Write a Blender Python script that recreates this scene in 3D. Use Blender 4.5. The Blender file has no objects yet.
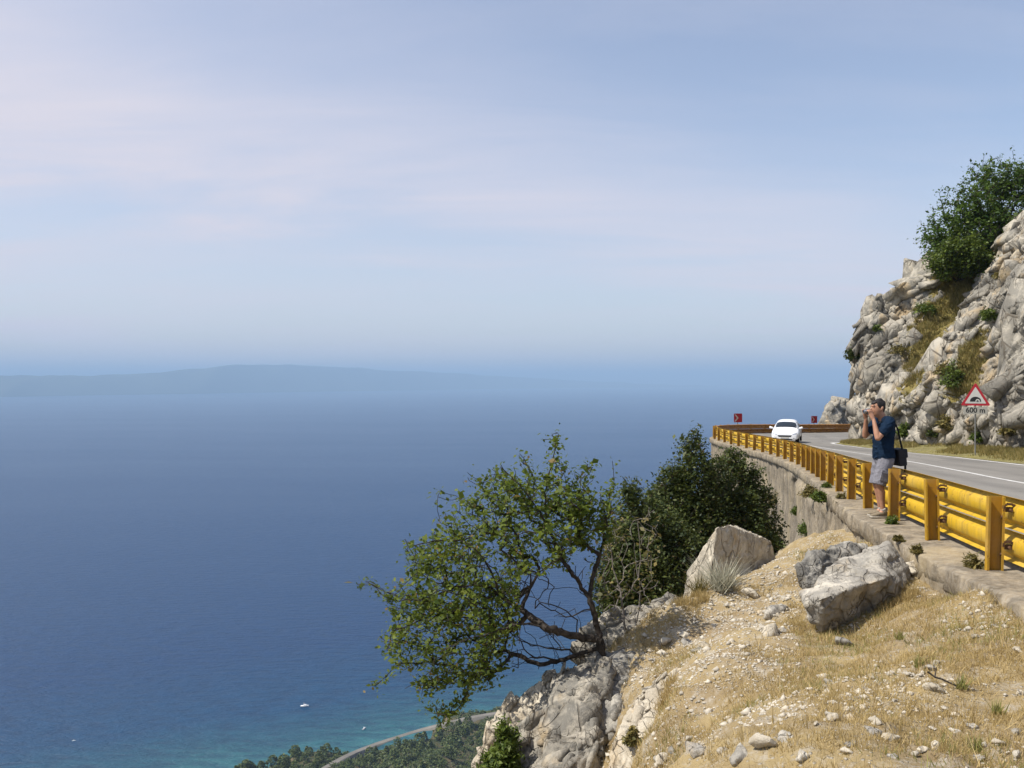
import bpy, bmesh, math, random
import numpy as np
from mathutils import Vector, Matrix

random.seed(7)
RNG = np.random.default_rng(7)
scene = bpy.context.scene
COL = scene.collection
F = 887.0            # focal length in pixels
SEA = -240.0         # the camera stands 240 m above the sea


def P(px, py, Y):
    return np.array([(px - 512.0) / F * Y, Y, -(py - 380.0) / F * Y])


# ------------------------------------------------------------------ noise
def _h(ix, iy, iz, seed):
    n = (ix.astype(np.int64) * 374761393 + iy.astype(np.int64) * 668265263 + iz.astype(np.int64) * 2147483647 + seed * 144665) & 0xFFFFFFFF
    n = ((n ^ (n >> 13)) * 1274126177) & 0xFFFFFFFF
    n = ((n ^ (n >> 16)) * 2246822519) & 0xFFFFFFFF
    n = n ^ (n >> 15)
    return (n & 0xFFFFFF).astype(np.float64) / 16777216.0


def vnoise(p, seed=0):
    i = np.floor(p).astype(np.int64)
    f = p - i
    u = f * f * f * (f * (f * 6 - 15) + 10)
    r = 0
    for dx in (0, 1):
        wx = u[:, 0] if dx else 1 - u[:, 0]
        for dy in (0, 1):
            wy = u[:, 1] if dy else 1 - u[:, 1]
            for dz in (0, 1):
                wz = u[:, 2] if dz else 1 - u[:, 2]
                r = r + wx * wy * wz * _h(i[:, 0] + dx, i[:, 1] + dy, i[:, 2] + dz, seed)
    return r * 2 - 1


def fbm(p, oct=4, seed=0, gain=0.5):
    r = 0
    a = 1.0
    q = p.copy()
    for k in range(oct):
        r = r + a * vnoise(q, seed + k * 17)
        q = q * 2.03 + 11.3
        a *= gain
    return r


def worley(p, seed=0):
    i = np.floor(p).astype(np.int64)
    n = len(p)
    F1 = np.full(n, 9.0)
    F2 = np.full(n, 9.0)
    D = np.zeros((n, 3))
    R = np.zeros((n, 4))
    for dx in (-1, 0, 1):
        for dy in (-1, 0, 1):
            for dz in (-1, 0, 1):
                c = i + np.array([dx, dy, dz])
                o = np.stack([_h(c[:, 0], c[:, 1], c[:, 2], seed + k) for k in (1, 2, 3)], 1)
                d = p - (c + o)
                l = np.sqrt((d * d).sum(1))
                m = l < F1
                F2 = np.where(m, F1, np.minimum(F2, l))
                F1 = np.where(m, l, F1)
                if m.any():
                    D[m] = d[m]
                    cm = c[m]
                    R[m] = np.stack([_h(cm[:, 0], cm[:, 1], cm[:, 2], seed + k) for k in (11, 12, 13, 14)], 1)
    return F1, F2, D, R


def rock_disp(p, size, amp, seed=0, crack=0.25, tilt=1.2, aniso=None, warp=0.12, cw=0.10):
    """blocky offset: every cell of a warped Voronoi pattern is a tilted facet, cells meet in cracks"""
    q = p / size
    q = q + warp * np.stack([fbm(q * 0.9 + 7 * k, 2, seed + 31 * k) for k in range(3)], 1)
    if aniso is not None:
        q = q @ aniso
    F1, F2, D, R = worley(q, seed)
    o = (R[:, 3] - 0.5) + tilt * ((R[:, :3] - 0.5) * D).sum(1)
    c = np.clip(1 - (F2 - F1) / cw, 0, 1)
    return amp * (o - crack * c * c)


def _unit(v):
    v = np.array(v, float)
    return v / np.linalg.norm(v)


def bedding(p, nb, nj, sb_, sj, amp, seed, crack=0.5, cw=0.10, warp=0.25, shear=0.0):
    """broken beds: slabs between parallel bedding planes, cut by staggered joints, each block standing in or out"""
    w = warp * fbm(p / (sj * 1.3), 3, seed)
    t1 = p @ _unit(nb) / sb_ + w
    i1 = np.floor(t1); f1 = t1 - i1
    z = np.zeros(len(p), np.int64)
    st = _h(i1.astype(np.int64), z, z, seed + 1)
    t2 = p @ _unit(nj) / (sj * (0.7 + 0.6 * st)) + 7.3 * st + 0.6 * warp * fbm(p / sj + 5, 2, seed + 2)
    i2 = np.floor(t2); f2 = t2 - i2
    a, b = i1.astype(np.int64), i2.astype(np.int64)
    o = _h(a, b, z, seed + 3) - 0.5
    tl1 = (_h(a, b, z, seed + 4) - 0.5) * (f1 - 0.5)
    tl2 = (_h(a, b, z, seed + 5) - 0.5) * (f2 - 0.5)
    e1 = np.minimum(f1, 1 - f1) * sb_
    e2 = np.minimum(f2, 1 - f2) * sj
    c = np.maximum(np.clip(1 - e1 / cw, 0, 1) * (0.4 + 0.6 * (_h(a, z, z, seed + 6) > 0.35)), np.clip(1 - e2 / cw, 0, 1) * 0.8 * (_h(a, b, z, seed + 7) > 0.3))
    return amp * (o + 1.1 * tl1 + 0.9 * tl2 - crack * c)


# ------------------------------------------------------------------ meshes
def mesh_np(name, V, Fc, mat=None, parent=None, smooth=False, attr=None, mats=None, midx=None):
    V = np.asarray(V, dtype=np.float64)
    Fc = np.asarray(Fc, dtype=np.int64)
    me = bpy.data.meshes.new(name)
    n, k = Fc.shape
    me.vertices.add(len(V))
    me.vertices.foreach_set('co', V.ravel())
    me.loops.add(n * k)
    me.loops.foreach_set('vertex_index', Fc.ravel().astype(np.int32))
    me.polygons.add(n)
    me.polygons.foreach_set('loop_start', (np.arange(n) * k).astype(np.int32))
    if smooth:
        me.polygons.foreach_set('use_smooth', np.ones(n, dtype=bool))
    if mats:
        for m in mats:
            me.materials.append(m)
        if midx is not None:
            me.polygons.foreach_set('material_index', np.asarray(midx, dtype=np.int32))
    elif mat:
        me.materials.append(mat)
    me.update(calc_edges=True)
    if attr is not None:
        a = me.attributes.new('tint', 'FLOAT', 'POINT')
        a.data.foreach_set('value', np.asarray(attr, dtype=np.float32))
    o = bpy.data.objects.new(name, me)
    COL.objects.link(o)
    if parent:
        o.parent = parent
    return o


def grid_faces(nu, nv, closed_u=False):
    a = np.arange(nu * nv).reshape(nu, nv)
    if closed_u:
        a = np.vstack([a, a[:1]])
    return np.stack([a[:-1, :-1], a[1:, :-1], a[1:, 1:], a[:-1, 1:]], -1).reshape(-1, 4)


class MB:
    """collects polygons of any size into one mesh"""
    def __init__(self):
        self.v = []
        self.f = []

    def add(self, v, f):
        b = len(self.v)
        self.v += [tuple(float(c) for c in x) for x in v]
        self.f += [tuple(b + i for i in q) for q in f]
        return self

    def box(self, c, s, rz=0.0, R=None):
        x, y, z = [k / 2 for k in s]
        pts = [(-x, -y, -z), (x, -y, -z), (x, y, -z), (-x, y, -z), (-x, -y, z), (x, -y, z), (x, y, z), (-x, y, z)]
        M = R if R is not None else Matrix.Rotation(rz, 3, 'Z')
        return self.add([M @ Vector(p) + Vector(c) for p in pts],
                        [(3, 2, 1, 0), (4, 5, 6, 7), (0, 1, 5, 4), (1, 2, 6, 5), (2, 3, 7, 6), (3, 0, 4, 7)])

    def tube(self, a, b, r, n=8, r2=None):
        a = Vector(a); b = Vector(b)
        d = (b - a).normalized()
        u = d.orthogonal().normalized(); w = d.cross(u)
        r2 = r if r2 is None else r2
        v = [a + r * (math.cos(t) * u + math.sin(t) * w) for t in [2 * math.pi * i / n for i in range(n)]]
        v += [b + r2 * (math.cos(t) * u + math.sin(t) * w) for t in [2 * math.pi * i / n for i in range(n)]]
        f = [(i, (i + 1) % n, n + (i + 1) % n, n + i) for i in range(n)]
        f += [tuple(range(n - 1, -1, -1)), tuple(range(n, 2 * n))]
        return self.add(v, f)

    def prism(self, poly, thick, fn):
        """poly of (a,b) points, extruded 0..thick; fn(a,b,c) gives the point"""
        n = len(poly)
        v = [fn(a, b, 0) for a, b in poly] + [fn(a, b, thick) for a, b in poly]
        f = [tuple(range(n - 1, -1, -1)), tuple(range(n, 2 * n))] + [(i, (i + 1) % n, n + (i + 1) % n, n + i) for i in range(n)]
        return self.add(v, f)

    def loft(self, pts, rad, n=16, ref=(0, 1, 0), ease=True):
        """elliptical sections along a path: rad = list of (lateral, other)"""
        pts = [Vector(p) for p in pts]
        rings = []
        m = len(pts)
        for i, p in enumerate(pts):
            d = (pts[min(i + 1, m - 1)] - pts[max(i - 1, 0)]).normalized()
            rf = Vector(ref)
            a = (rf - rf.dot(d) * d).normalized()
            b = d.cross(a)
            ra, rb = rad[i] if isinstance(rad[i], tuple) else (rad[i], rad[i])
            rings.append([p + ra * math.cos(t) * a + rb * math.sin(t) * b for t in [2 * math.pi * k / n for k in range(n)]])
        d0 = (pts[0] - pts[1]).normalized(); d1 = (pts[-1] - pts[-2]).normalized()

        def cap(ring, c, d, out):
            r = min((q - c).length for q in ring)
            for k, s in ((0.35, 0.9), (0.65, 0.62), (0.8, 0.25)):
                out.append([c + (q - c) * s + d * r * k for q in ring])
        pre, post = [], []
        if ease:
            cap(rings[0], pts[0], d0, pre)
            cap(rings[-1], pts[-1], d1, post)
        rings = pre[::-1] + rings + post
        v = [q for r in rings for q in r]
        f = []
        for i in range(len(rings) - 1):
            for k in range(n):
                f.append((i * n + k, i * n + (k + 1) % n, (i + 1) * n + (k + 1) % n, (i + 1) * n + k))
        f.append(tuple(range(n - 1, -1, -1)))
        f.append(tuple(range((len(rings) - 1) * n, len(rings) * n)))
        return self.add(v, f)

    def build(self, name, mat, parent=None, smooth=False, bevel=0.0):
        me = bpy.data.meshes.new(name)
        me.from_pydata(self.v, [], self.f)
        if mat:
            me.materials.append(mat)
        bm = bmesh.new(); bm.from_mesh(me)
        bmesh.ops.recalc_face_normals(bm, faces=bm.faces)
        if bevel:
            bmesh.ops.remove_doubles(bm, verts=bm.verts, dist=1e-5)
            bmesh.ops.bevel(bm, geom=[e for e in bm.edges if e.is_manifold and e.calc_face_angle(0) > 0.5], offset=bevel, segments=2, affect='EDGES', profile=0.6)
        bm.to_mesh(me); bm.free()
        if smooth:
            for p in me.polygons:
                p.use_smooth = True
        o = bpy.data.objects.new(name, me)
        COL.objects.link(o)
        if parent:
            o.parent = parent
        return o


def remesh_obj(o, voxel, smooth_it=2, sub=False):
    """fuse overlapping lofts into one continuous skin"""
    m = o.modifiers.new('r', 'REMESH'); m.mode = 'VOXEL'; m.voxel_size = voxel; m.use_smooth_shade = True
    s = o.modifiers.new('s', 'SMOOTH'); s.factor = 0.5; s.iterations = smooth_it
    dg = bpy.context.evaluated_depsgraph_get(); dg.update()
    me = bpy.data.meshes.new_from_object(o.evaluated_get(dg))
    old = o.data
    o.modifiers.clear()
    mats = list(old.materials)
    o.data = me
    me.materials.clear()
    for mm in mats:
        me.materials.append(mm)
    for p in me.polygons:
        p.use_smooth = True
        p.material_index = 0
    bpy.data.meshes.remove(old)
    return o


def tag(o, label=None, cat=None, group=None, kind=None):
    if label: o['label'] = label
    if cat: o['category'] = cat
    if group: o['group'] = group
    if kind: o['kind'] = kind
    return o


def empty(name, loc=(0, 0, 0), rz=0.0):
    o = bpy.data.objects.new(name, None)
    COL.objects.link(o)
    o.location = tuple(float(c) for c in loc)
    o.rotation_euler = (0, 0, rz)
    o.empty_display_size = 0.2
    return o


def copy_tree(o, parent=None):
    c = o.copy(); COL.objects.link(c)
    if parent: c.parent = parent
    for ch in list(o.children):
        copy_tree(ch, c)
    return c


# ------------------------------------------------------------------ materials
def new_mat(name):
    m = bpy.data.materials.new(name)
    m.use_nodes = True
    nt = m.node_tree
    nt.nodes.clear()
    out = nt.nodes.new('ShaderNodeOutputMaterial')
    return m, nt, out


class NT:
    """tiny helper to write node graphs"""
    def __init__(self, nt):
        self.nt = nt

    def n(self, t, ins=None, **kw):
        x = self.nt.nodes.new(t)
        for k, v in kw.items():
            setattr(x, k, v)
        for k, v in (ins or {}).items():
            if hasattr(v, 'is_output'):
                self.nt.links.new(v, x.inputs[k])
            else:
                x.inputs[k].default_value = v
        return x

    def pos(self):
        return self.n('ShaderNodeTexCoord').outputs['Object']

    def wpos(self):
        return self.n('ShaderNodeNewGeometry').outputs['Position']

    def noise(self, vec, scale, detail=4, rough=0.55, dist=0.0):
        x = self.n('ShaderNodeTexNoise', {'Scale': scale, 'Detail': detail, 'Roughness': rough, 'Distortion': dist})
        self.nt.links.new(vec, x.inputs['Vector'])
        return x.outputs['Fac']

    def voro(self, vec, scale, feature='F1', out='Distance', rnd=1.0):
        x = self.n('ShaderNodeTexVoronoi', {'Scale': scale, 'Randomness': rnd}, feature=feature)
        self.nt.links.new(vec, x.inputs['Vector'])
        return x.outputs[out]

    def scl(self, vec, s, rot=(0, 0, 0)):
        return self.n('ShaderNodeMapping', {'Vector': vec, 'Scale': s, 'Rotation': rot}).outputs[0]

    def ramp(self, fac, stops):
        x = self.n('ShaderNodeValToRGB', {'Fac': fac})
        e = x.color_ramp.elements
        while len(e) < len(stops):
            e.new(0.5)
        for el, (p, c) in zip(e, stops):
            el.position = p
            el.color = (c, c, c, 1) if isinstance(c, (int, float)) else (*c, 1)
        return x.outputs['Color']

    def mix(self, fac, a, b, mode='MIX'):
        x = self.n('ShaderNodeMix', data_type='RGBA', blend_type=mode)
        for k, v in ((0, fac), (6, a), (7, b)):
            if hasattr(v, 'is_output'):
                self.nt.links.new(v, x.inputs[k])
            elif k:
                x.inputs[k].default_value = (*v, 1) if len(v) == 3 else v
            else:
                x.inputs[k].default_value = v
        return x.outputs[2]

    def math(self, op, a, b=0.0, c=0.0, clamp=False):
        x = self.n('ShaderNodeMath', operation=op, use_clamp=clamp)
        for k, v in ((0, a), (1, b), (2, c)):
            if hasattr(v, 'is_output'):
                self.nt.links.new(v, x.inputs[k])
            else:
                x.inputs[k].default_value = v
        return x.outputs[0]

    def bump(self, h, strength, dist):
        return self.n('ShaderNodeBump', {'Height': h, 'Strength': strength, 'Distance': dist}).outputs[0]


def plain(name, col, rough=0.6, metal=0.0, vary=0.0, scale=6.0, spec=0.4, bump=0.0):
    m, nt, out = new_mat(name)
    N = NT(nt)
    b = N.n('ShaderNodeBsdfPrincipled', {'Roughness': rough, 'Metallic': metal, 'Base Color': (*col, 1), 'Specular IOR Level': spec})
    if vary:
        f = N.noise(N.pos(), scale, 5, 0.6)
        c = N.ramp(f, [(0.3, tuple(k * (1 - vary) for k in col)), (0.7, tuple(min(1, k * (1 + vary)) for k in col))])
        nt.links.new(c, b.inputs['Base Color'])
        if bump:
            nt.links.new(N.bump(f, bump, 0.01), b.inputs['Normal'])
    nt.links.new(b.outputs[0], out.inputs[0])
    return m


def rock_mat(name, light=(0.56, 0.52, 0.44), grey=(0.34, 0.33, 0.30), ochre=(0.46, 0.34, 0.19), k=1.0, ochre_at=0.62, grass=False, lichen=0.5):
    m, nt, out = new_mat(name)
    N = NT(nt)
    p = N.wpos()
    big = N.noise(p, 0.55 * k, 6, 0.62)
    mid = N.noise(p, 3.0 * k, 8, 0.68, 0.4)
    fine = N.noise(p, 22 * k, 6, 0.7)
    col = N.mix(N.ramp(mid, [(0.44, 0.0), (0.56, 1.0)]), light, grey)
    col = N.mix(N.math('MULTIPLY', N.ramp(big, [(0.47, 0.0), (0.60, 1.0)]), lichen), col, tuple(g * 0.72 for g in grey))
    och = N.noise(N.scl(p, (1.7, 1.7, 0.9)), 0.9 * k, 5, 0.6)
    col = N.mix(N.math('MULTIPLY', N.ramp(och, [(ochre_at - 0.06, 0.0), (ochre_at + 0.08, 1.0)]), 0.75), col, ochre)
    # dark water stains that run down the rock
    st = N.noise(N.scl(p, (2.4, 2.4, 0.45)), 1.1 * k, 6, 0.7, 0.5)
    col = N.mix(N.ramp(st, [(0.55, 0.0), (0.66, 0.7 if grass else 0.5)]), col, (0.13, 0.122, 0.105))
    # thin dark weathered joints
    w = N.n('ShaderNodeMix', {0: 0.12}, data_type='VECTOR')
    nt.links.new(p, w.inputs[4])
    nz = N.n('ShaderNodeTexNoise', {'Scale': 1.6 * k, 'Detail': 4})
    nt.links.new(p, nz.inputs['Vector'])
    nt.links.new(nz.outputs['Color'], w.inputs[5])
    cr = N.voro(N.scl(w.outputs[1], (1.6, 1.6, 0.7), (0, 0.7, 0.3)), 1.9 * k, 'DISTANCE_TO_EDGE')
    crk = N.math('MULTIPLY', N.ramp(cr, [(0.0, 1.0), (0.016, 0.9), (0.045, 0.0)]), N.ramp(N.noise(p, 1.1 * k, 3), [(0.44, 0.0), (0.54, 1.0)]))
    cr2 = N.voro(N.scl(w.outputs[1], (1.9, 1.9, 0.8), (0, 0.9, 0.3)), 4.6 * k, 'DISTANCE_TO_EDGE')
    crk = N.math('MAXIMUM', crk, N.math('MULTIPLY', N.ramp(cr2, [(0.0, 0.8), (0.05, 0.0)]), N.ramp(N.noise(p, 2.3 * k, 3), [(0.50, 0.0), (0.58, 1.0)])))
    col = N.mix(N.math('MULTIPLY', crk, 0.80 if grass else 0.60), col, (0.12, 0.10, 0.075))
    col = N.mix(N.ramp(fine, [(0.62, 0.0), (0.75, 0.55)]), col, (0.16, 0.15, 0.13))
    col = N.mix(N.ramp(fine, [(0.25, 0.5), (0.38, 0.0)]), col, (0.68, 0.65, 0.58))
    if grass:
        g = N.n('ShaderNodeAttribute', attribute_name='tint').outputs['Fac']
        gn = N.noise(p, 1.3, 5, 0.65)
        gm = N.ramp(N.math('MULTIPLY_ADD', gn, 0.9, N.math('SUBTRACT', g, 0.55)), [(0.42, 0.0), (0.56, 1.0)])
        gc = N.mix(N.noise(p, 2.5, 4), (0.16, 0.145, 0.035), (0.27, 0.20, 0.08))
        col = N.mix(gm, col, gc)
    hgt = N.math('ADD', N.math('MULTIPLY', mid, 1.0), N.math('MULTIPLY', fine, 0.6))
    hgt = N.math('SUBTRACT', hgt, N.math('MULTIPLY', crk, 0.7))
    b = N.n('ShaderNodeBsdfPrincipled', {'Roughness': 0.93, 'Base Color': col, 'Specular IOR Level': 0.15, 'Normal': N.bump(hgt, 0.85, 0.06 if grass else 0.05 / k)})
    nt.links.new(b.outputs[0], out.inputs[0])
    return m


def leaf_mat(name, dark, lite, trans=0.3, dry=None):
    m, nt, out = new_mat(name)
    N = NT(nt)
    t = N.n('ShaderNodeAttribute', attribute_name='tint').outputs['Fac']
    stops = [(0.0, dark), (0.9, lite)]
    if dry: stops.append((1.0, dry))
    c = N.ramp(t, stops)
    d = N.n('ShaderNodeBsdfPrincipled', {'Base Color': c, 'Roughness': 0.55, 'Specular IOR Level': 0.3})
    tr = N.n('ShaderNodeBsdfTranslucent', {'Color': N.mix(0.5, c, tuple(min(1, k * 1.6) for k in lite))})
    s = N.n('ShaderNodeMixShader', {0: trans, 1: d.outputs[0], 2: tr.outputs[0]})
    nt.links.new(s.outputs[0], out.inputs[0])
    return m


def bark_mat(name, a, b_):
    m, nt, out = new_mat(name)
    N = NT(nt)
    f = N.noise(N.wpos(), 14, 6, 0.7)
    b = N.n('ShaderNodeBsdfPrincipled', {'Roughness': 0.9, 'Base Color': N.ramp(f, [(0.35, a), (0.65, b_)]), 'Specular IOR Level': 0.1, 'Normal': N.bump(f, 0.6, 0.02)})
    nt.links.new(b.outputs[0], out.inputs[0])
    return m


MAT = {}
MAT['cliff'] = rock_mat('cliff_limestone', light=(0.43, 0.39, 0.315), grey=(0.25, 0.232, 0.195), k=0.55, grass=True, ochre_at=0.60, lichen=0.8)
MAT['rock'] = rock_mat('boulder_limestone', light=(0.40, 0.36, 0.29), grey=(0.21, 0.195, 0.165), k=1.3, ochre_at=0.64, lichen=1.0)
MAT['rock_slab'] = rock_mat('slab_limestone', light=(0.56, 0.51, 0.42), grey=(0.34, 0.315, 0.27), k=1.3, ochre_at=0.68, lichen=0.8)
MAT['rock_grey'] = rock_mat('weathered_limestone', light=(0.42, 0.39, 0.33), grey=(0.19, 0.18, 0.16), k=1.6, ochre_at=0.72, lichen=0.8)
MAT['rock_pale'] = rock_mat('pale_limestone', light=(0.60, 0.535, 0.42), grey=(0.44, 0.385, 0.295), k=1.5, ochre_at=0.62, lichen=0.15)
MAT['pebble'] = plain('limestone_gravel', (0.48, 0.43, 0.345), 0.9, vary=0.35, scale=9.0, spec=0.1)
MAT['leaf_tree'] = leaf_mat('leaning_tree_leaf', (0.045, 0.078, 0.012), (0.165, 0.205, 0.028), 0.40, (0.19, 0.12, 0.03))
MAT['leaf_dark'] = leaf_mat('evergreen_leaf', (0.018, 0.036, 0.009), (0.10, 0.118, 0.024), 0.25, (0.11, 0.08, 0.03))
MAT['leaf_cliff'] = leaf_mat('cliff_tree_leaf', (0.026, 0.060, 0.011), (0.11, 0.17, 0.026), 0.35, (0.10, 0.07, 0.03))
MAT['leaf_bush'] = leaf_mat('bush_leaf', (0.035, 0.065, 0.010), (0.13, 0.17, 0.025), 0.25)
MAT['leaf_olive'] = leaf_mat('dry_bush_leaf', (0.075, 0.075, 0.02), (0.24, 0.19, 0.06), 0.25)
MAT['leaf_silver'] = leaf_mat('silver_leaf', (0.22, 0.22, 0.15), (0.50, 0.47, 0.36), 0.2)
MAT['leaf_coast'] = leaf_mat('coast_leaf', (0.028, 0.058, 0.014), (0.12, 0.14, 0.036), 0.15)
MAT['straw'] = leaf_mat('straw', (0.23, 0.16, 0.052), (0.55, 0.42, 0.19), 0.25)
MAT['green_blade'] = leaf_mat('green_blade', (0.14, 0.15, 0.04), (0.32, 0.30, 0.10), 0.3)
MAT['cliff_grass'] = leaf_mat('cliff_grass_blade', (0.10, 0.105, 0.025), (0.30, 0.23, 0.08), 0.3)
MAT['bark_dark'] = bark_mat('dark_bark', (0.020, 0.017, 0.014), (0.075, 0.062, 0.05))
MAT['bark_grey'] = bark_mat('grey_bark', (0.10, 0.085, 0.07), (0.26, 0.23, 0.20))


def paint_mat(name, col, rust=(0.13, 0.045, 0.015), amt=0.60, rough=0.68):
    m, nt, out = new_mat(name)
    N = NT(nt)
    p = N.wpos()
    f = N.noise(p, 9, 8, 0.7)
    g = N.noise(N.scl(p, (5, 5, 1.2)), 3, 5, 0.65)
    c = N.mix(N.ramp(g, [(0.35, 0.0), (0.7, 1.0)]), col, tuple(k * 0.72 for k in col))
    fade = N.noise(N.scl(p, (0.8, 0.8, 2.0)), 1.3, 5, 0.7)
    c = N.mix(N.ramp(fade, [(0.45, 0.0), (0.68, 0.45)]), c, tuple(min(1, k * 0.8 + 0.10) for k in col))
    drt = N.noise(N.scl(p, (6, 6, 0.9)), 1.5, 6, 0.7)
    c = N.mix(N.ramp(drt, [(0.52, 0.0), (0.70, 0.55)]), c, (0.16, 0.11, 0.05))
    c = N.mix(N.ramp(f, [(amt, 0.0), (amt + 0.06, 0.85)]), c, rust)
    b = N.n('ShaderNodeBsdfPrincipled', {'Base Color': c, 'Roughness': rough, 'Specular IOR Level': 0.4, 'Normal': N.bump(f, 0.12, 0.01)})
    nt.links.new(b.outputs[0], out.inputs[0])
    return m


MAT['yellow'] = paint_mat('yellow_rail_paint', (0.60, 0.37, 0.012))
MAT['yellow_post'] = paint_mat('yellow_post_paint', (0.47, 0.265, 0.010), amt=0.57)
MAT['rusty'] = plain('rusty_steel', (0.10, 0.05, 0.025), 0.8, vary=0.5, scale=30)
MAT['galv'] = plain('galvanised_steel', (0.19, 0.19, 0.18), 0.6, metal=0.3, vary=0.15, scale=20)
MAT['white_line'] = plain('road_paint', (0.62, 0.61, 0.58), 0.7, vary=0.25, scale=3)


def asphalt():
    m, nt, out = new_mat('weathered_asphalt')
    N = NT(nt)
    p = N.wpos()
    f = N.noise(p, 60, 4, 0.7)
    g = N.noise(N.scl(p, (0.9, 0.12, 1), (0, 0, 0.25)), 1.2, 5, 0.6)
    c = N.ramp(f, [(0.3, (0.20, 0.187, 0.165)), (0.7, (0.275, 0.258, 0.23))])
    c = N.mix(N.ramp(g, [(0.4, 0.0), (0.65, 0.5)]), c, (0.155, 0.145, 0.13))
    lat = N.n('ShaderNodeAttribute', attribute_name='tint').outputs['Fac']
    wob = N.math('MULTIPLY_ADD', N.noise(p, 0.35, 3), 0.06, lat)
    tr = N.ramp(wob, [(0.0, 0.0), (0.16, 0.0), (0.20, 0.8), (0.25, 0.1), (0.37, 0.1), (0.41, 0.8), (0.46, 0.0), (0.62, 0.0), (0.66, 0.7), (0.71, 0.1), (0.82, 0.1), (0.86, 0.7), (0.92, 0.0)])
    c = N.mix(N.math('MULTIPLY', tr, 0.45), c, (0.12, 0.112, 0.10))
    pt = N.noise(N.scl(p, (0.5, 0.2, 1)), 0.9, 2, 0.4)
    c = N.mix(N.ramp(pt, [(0.62, 0.0), (0.625, 0.45)]), c, (0.13, 0.125, 0.115))
    ck = N.voro(p, 0.55, 'DISTANCE_TO_EDGE')
    c = N.mix(N.math('MULTIPLY', N.ramp(ck, [(0.0, 0.7), (0.012, 0.0)]), N.ramp(N.noise(p, 0.3, 2), [(0.5, 0.0), (0.55, 1.0)])), c, (0.06, 0.055, 0.05))
    b = N.n('ShaderNodeBsdfPrincipled', {'Base Color': c, 'Roughness': 0.85, 'Specular IOR Level': 0.25, 'Normal': N.bump(f, 0.3, 0.01)})
    nt.links.new(b.outputs[0], out.inputs[0])
    return m


def concrete():
    m, nt, out = new_mat('old_concrete')
    N = NT(nt)
    p = N.wpos()
    f = N.noise(p, 12, 8, 0.7)
    s = N.noise(N.scl(p, (1.6, 1.6, 0.22)), 2.2, 6, 0.65)
    v = N.noise(p, 0.7, 4, 0.6)
    c = N.ramp(f, [(0.3, (0.21, 0.168, 0.112)), (0.7, (0.38, 0.315, 0.222))])
    c = N.mix(N.ramp(s, [(0.40, 0.0), (0.58, 0.85)]), c, (0.12, 0.098, 0.068))
    c = N.mix(N.ramp(v, [(0.52, 0.0), (0.7, 0.6)]), c, (0.42, 0.33, 0.19))
    cell = N.n('ShaderNodeSeparateColor', {0: N.voro(p, 26, 'F1', 'Color')}).outputs[0]
    c = N.mix(N.math('MULTIPLY', cell, 0.22), c, (0.50, 0.46, 0.39))
    b = N.n('ShaderNodeBsdfPrincipled', {'Base Color': c, 'Roughness': 0.92, 'Specular IOR Level': 0.15, 'Normal': N.bump(N.math('ADD', f, s), 0.6, 0.04)})
    nt.links.new(b.outputs[0], out.inputs[0])
    return m


def soil(name, k=1.0, straw=(0.40, 0.305, 0.155), earth=(0.29, 0.215, 0.12), stone=(0.47, 0.42, 0.335)):
    m, nt, out = new_mat(name)
    N = NT(nt)
    p = N.wpos()
    a = N.noise(p, 1.1 * k, 6, 0.62)
    b_ = N.noise(p, 7 * k, 8, 0.72)
    fine = N.noise(p, 60 * k, 6, 0.8)
    c = N.mix(N.ramp(a, [(0.38, 0.0), (0.62, 1.0)]), straw, earth)
    c = N.mix(N.ramp(b_, [(0.5, 0.0), (0.63, 0.75)]), c, stone)
    cell = N.voro(p, 24 * k, 'F1', 'Distance')
    cc = N.voro(p, 24 * k, 'F1', 'Color')
    lum = N.n('ShaderNodeSeparateColor', {0: cc}).outputs[0]
    peb = N.math('MULTIPLY', N.ramp(cell, [(0.20, 1.0), (0.34, 0.0)]), N.ramp(lum, [(0.55, 0.0), (0.6, 0.9)]))
    c = N.mix(peb, c, stone)
    c = N.mix(N.ramp(fine, [(0.55, 0.0), (0.68, 0.7)]), c, (0.13, 0.088, 0.045))
    h = N.math('ADD', N.math('ADD', b_, N.math('MULTIPLY', fine, 0.5)), N.math('MULTIPLY', peb, 0.5))
    b = N.n('ShaderNodeBsdfPrincipled', {'Base Color': c, 'Roughness': 0.95, 'Specular IOR Level': 0.1, 'Normal': N.bump(h, 0.8, 0.04 / k)})
    nt.links.new(b.outputs[0], out.inputs[0])
    return m


MAT['post_web'] = paint_mat('worn_shaded_web_paint', (0.40, 0.20, 0.012), rust=(0.16, 0.06, 0.012), amt=0.62)  # post recess face: worn brown paint, with the channel's shade put into the colour
MAT['rail_back'] = paint_mat('brown_rail_front_paint', (0.50, 0.22, 0.02), rust=(0.10, 0.03, 0.012), amt=0.5)
MAT['asphalt'] = asphalt()
MAT['concrete'] = concrete()
MAT['soil'] = soil('dry_slope_soil')
MAT['verge'] = soil('verge_soil', 0.8, straw=(0.21, 0.185, 0.055), earth=(0.17, 0.15, 0.06), stone=(0.34, 0.30, 0.20))

# ------------------------------------------------------------------ the line of the road
def catmull(pts, n=24):
    pts = np.array(pts, float)
    pts = np.vstack([2 * pts[0] - pts[1], pts, 2 * pts[-1] - pts[-2]])
    out = []
    for i in range(1, len(pts) - 2):
        p0, p1, p2, p3 = pts[i - 1:i + 3]
        for t in np.linspace(0, 1, n, endpoint=False):
            out.append(0.5 * (2 * p1 + (p2 - p0) * t + (2 * p0 - 5 * p1 + 4 * p2 - p3) * t * t + (3 * p1 - p0 - 3 * p2 + p3) * t ** 3))
    out.append(pts[-2])
    return np.array(out)


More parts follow.
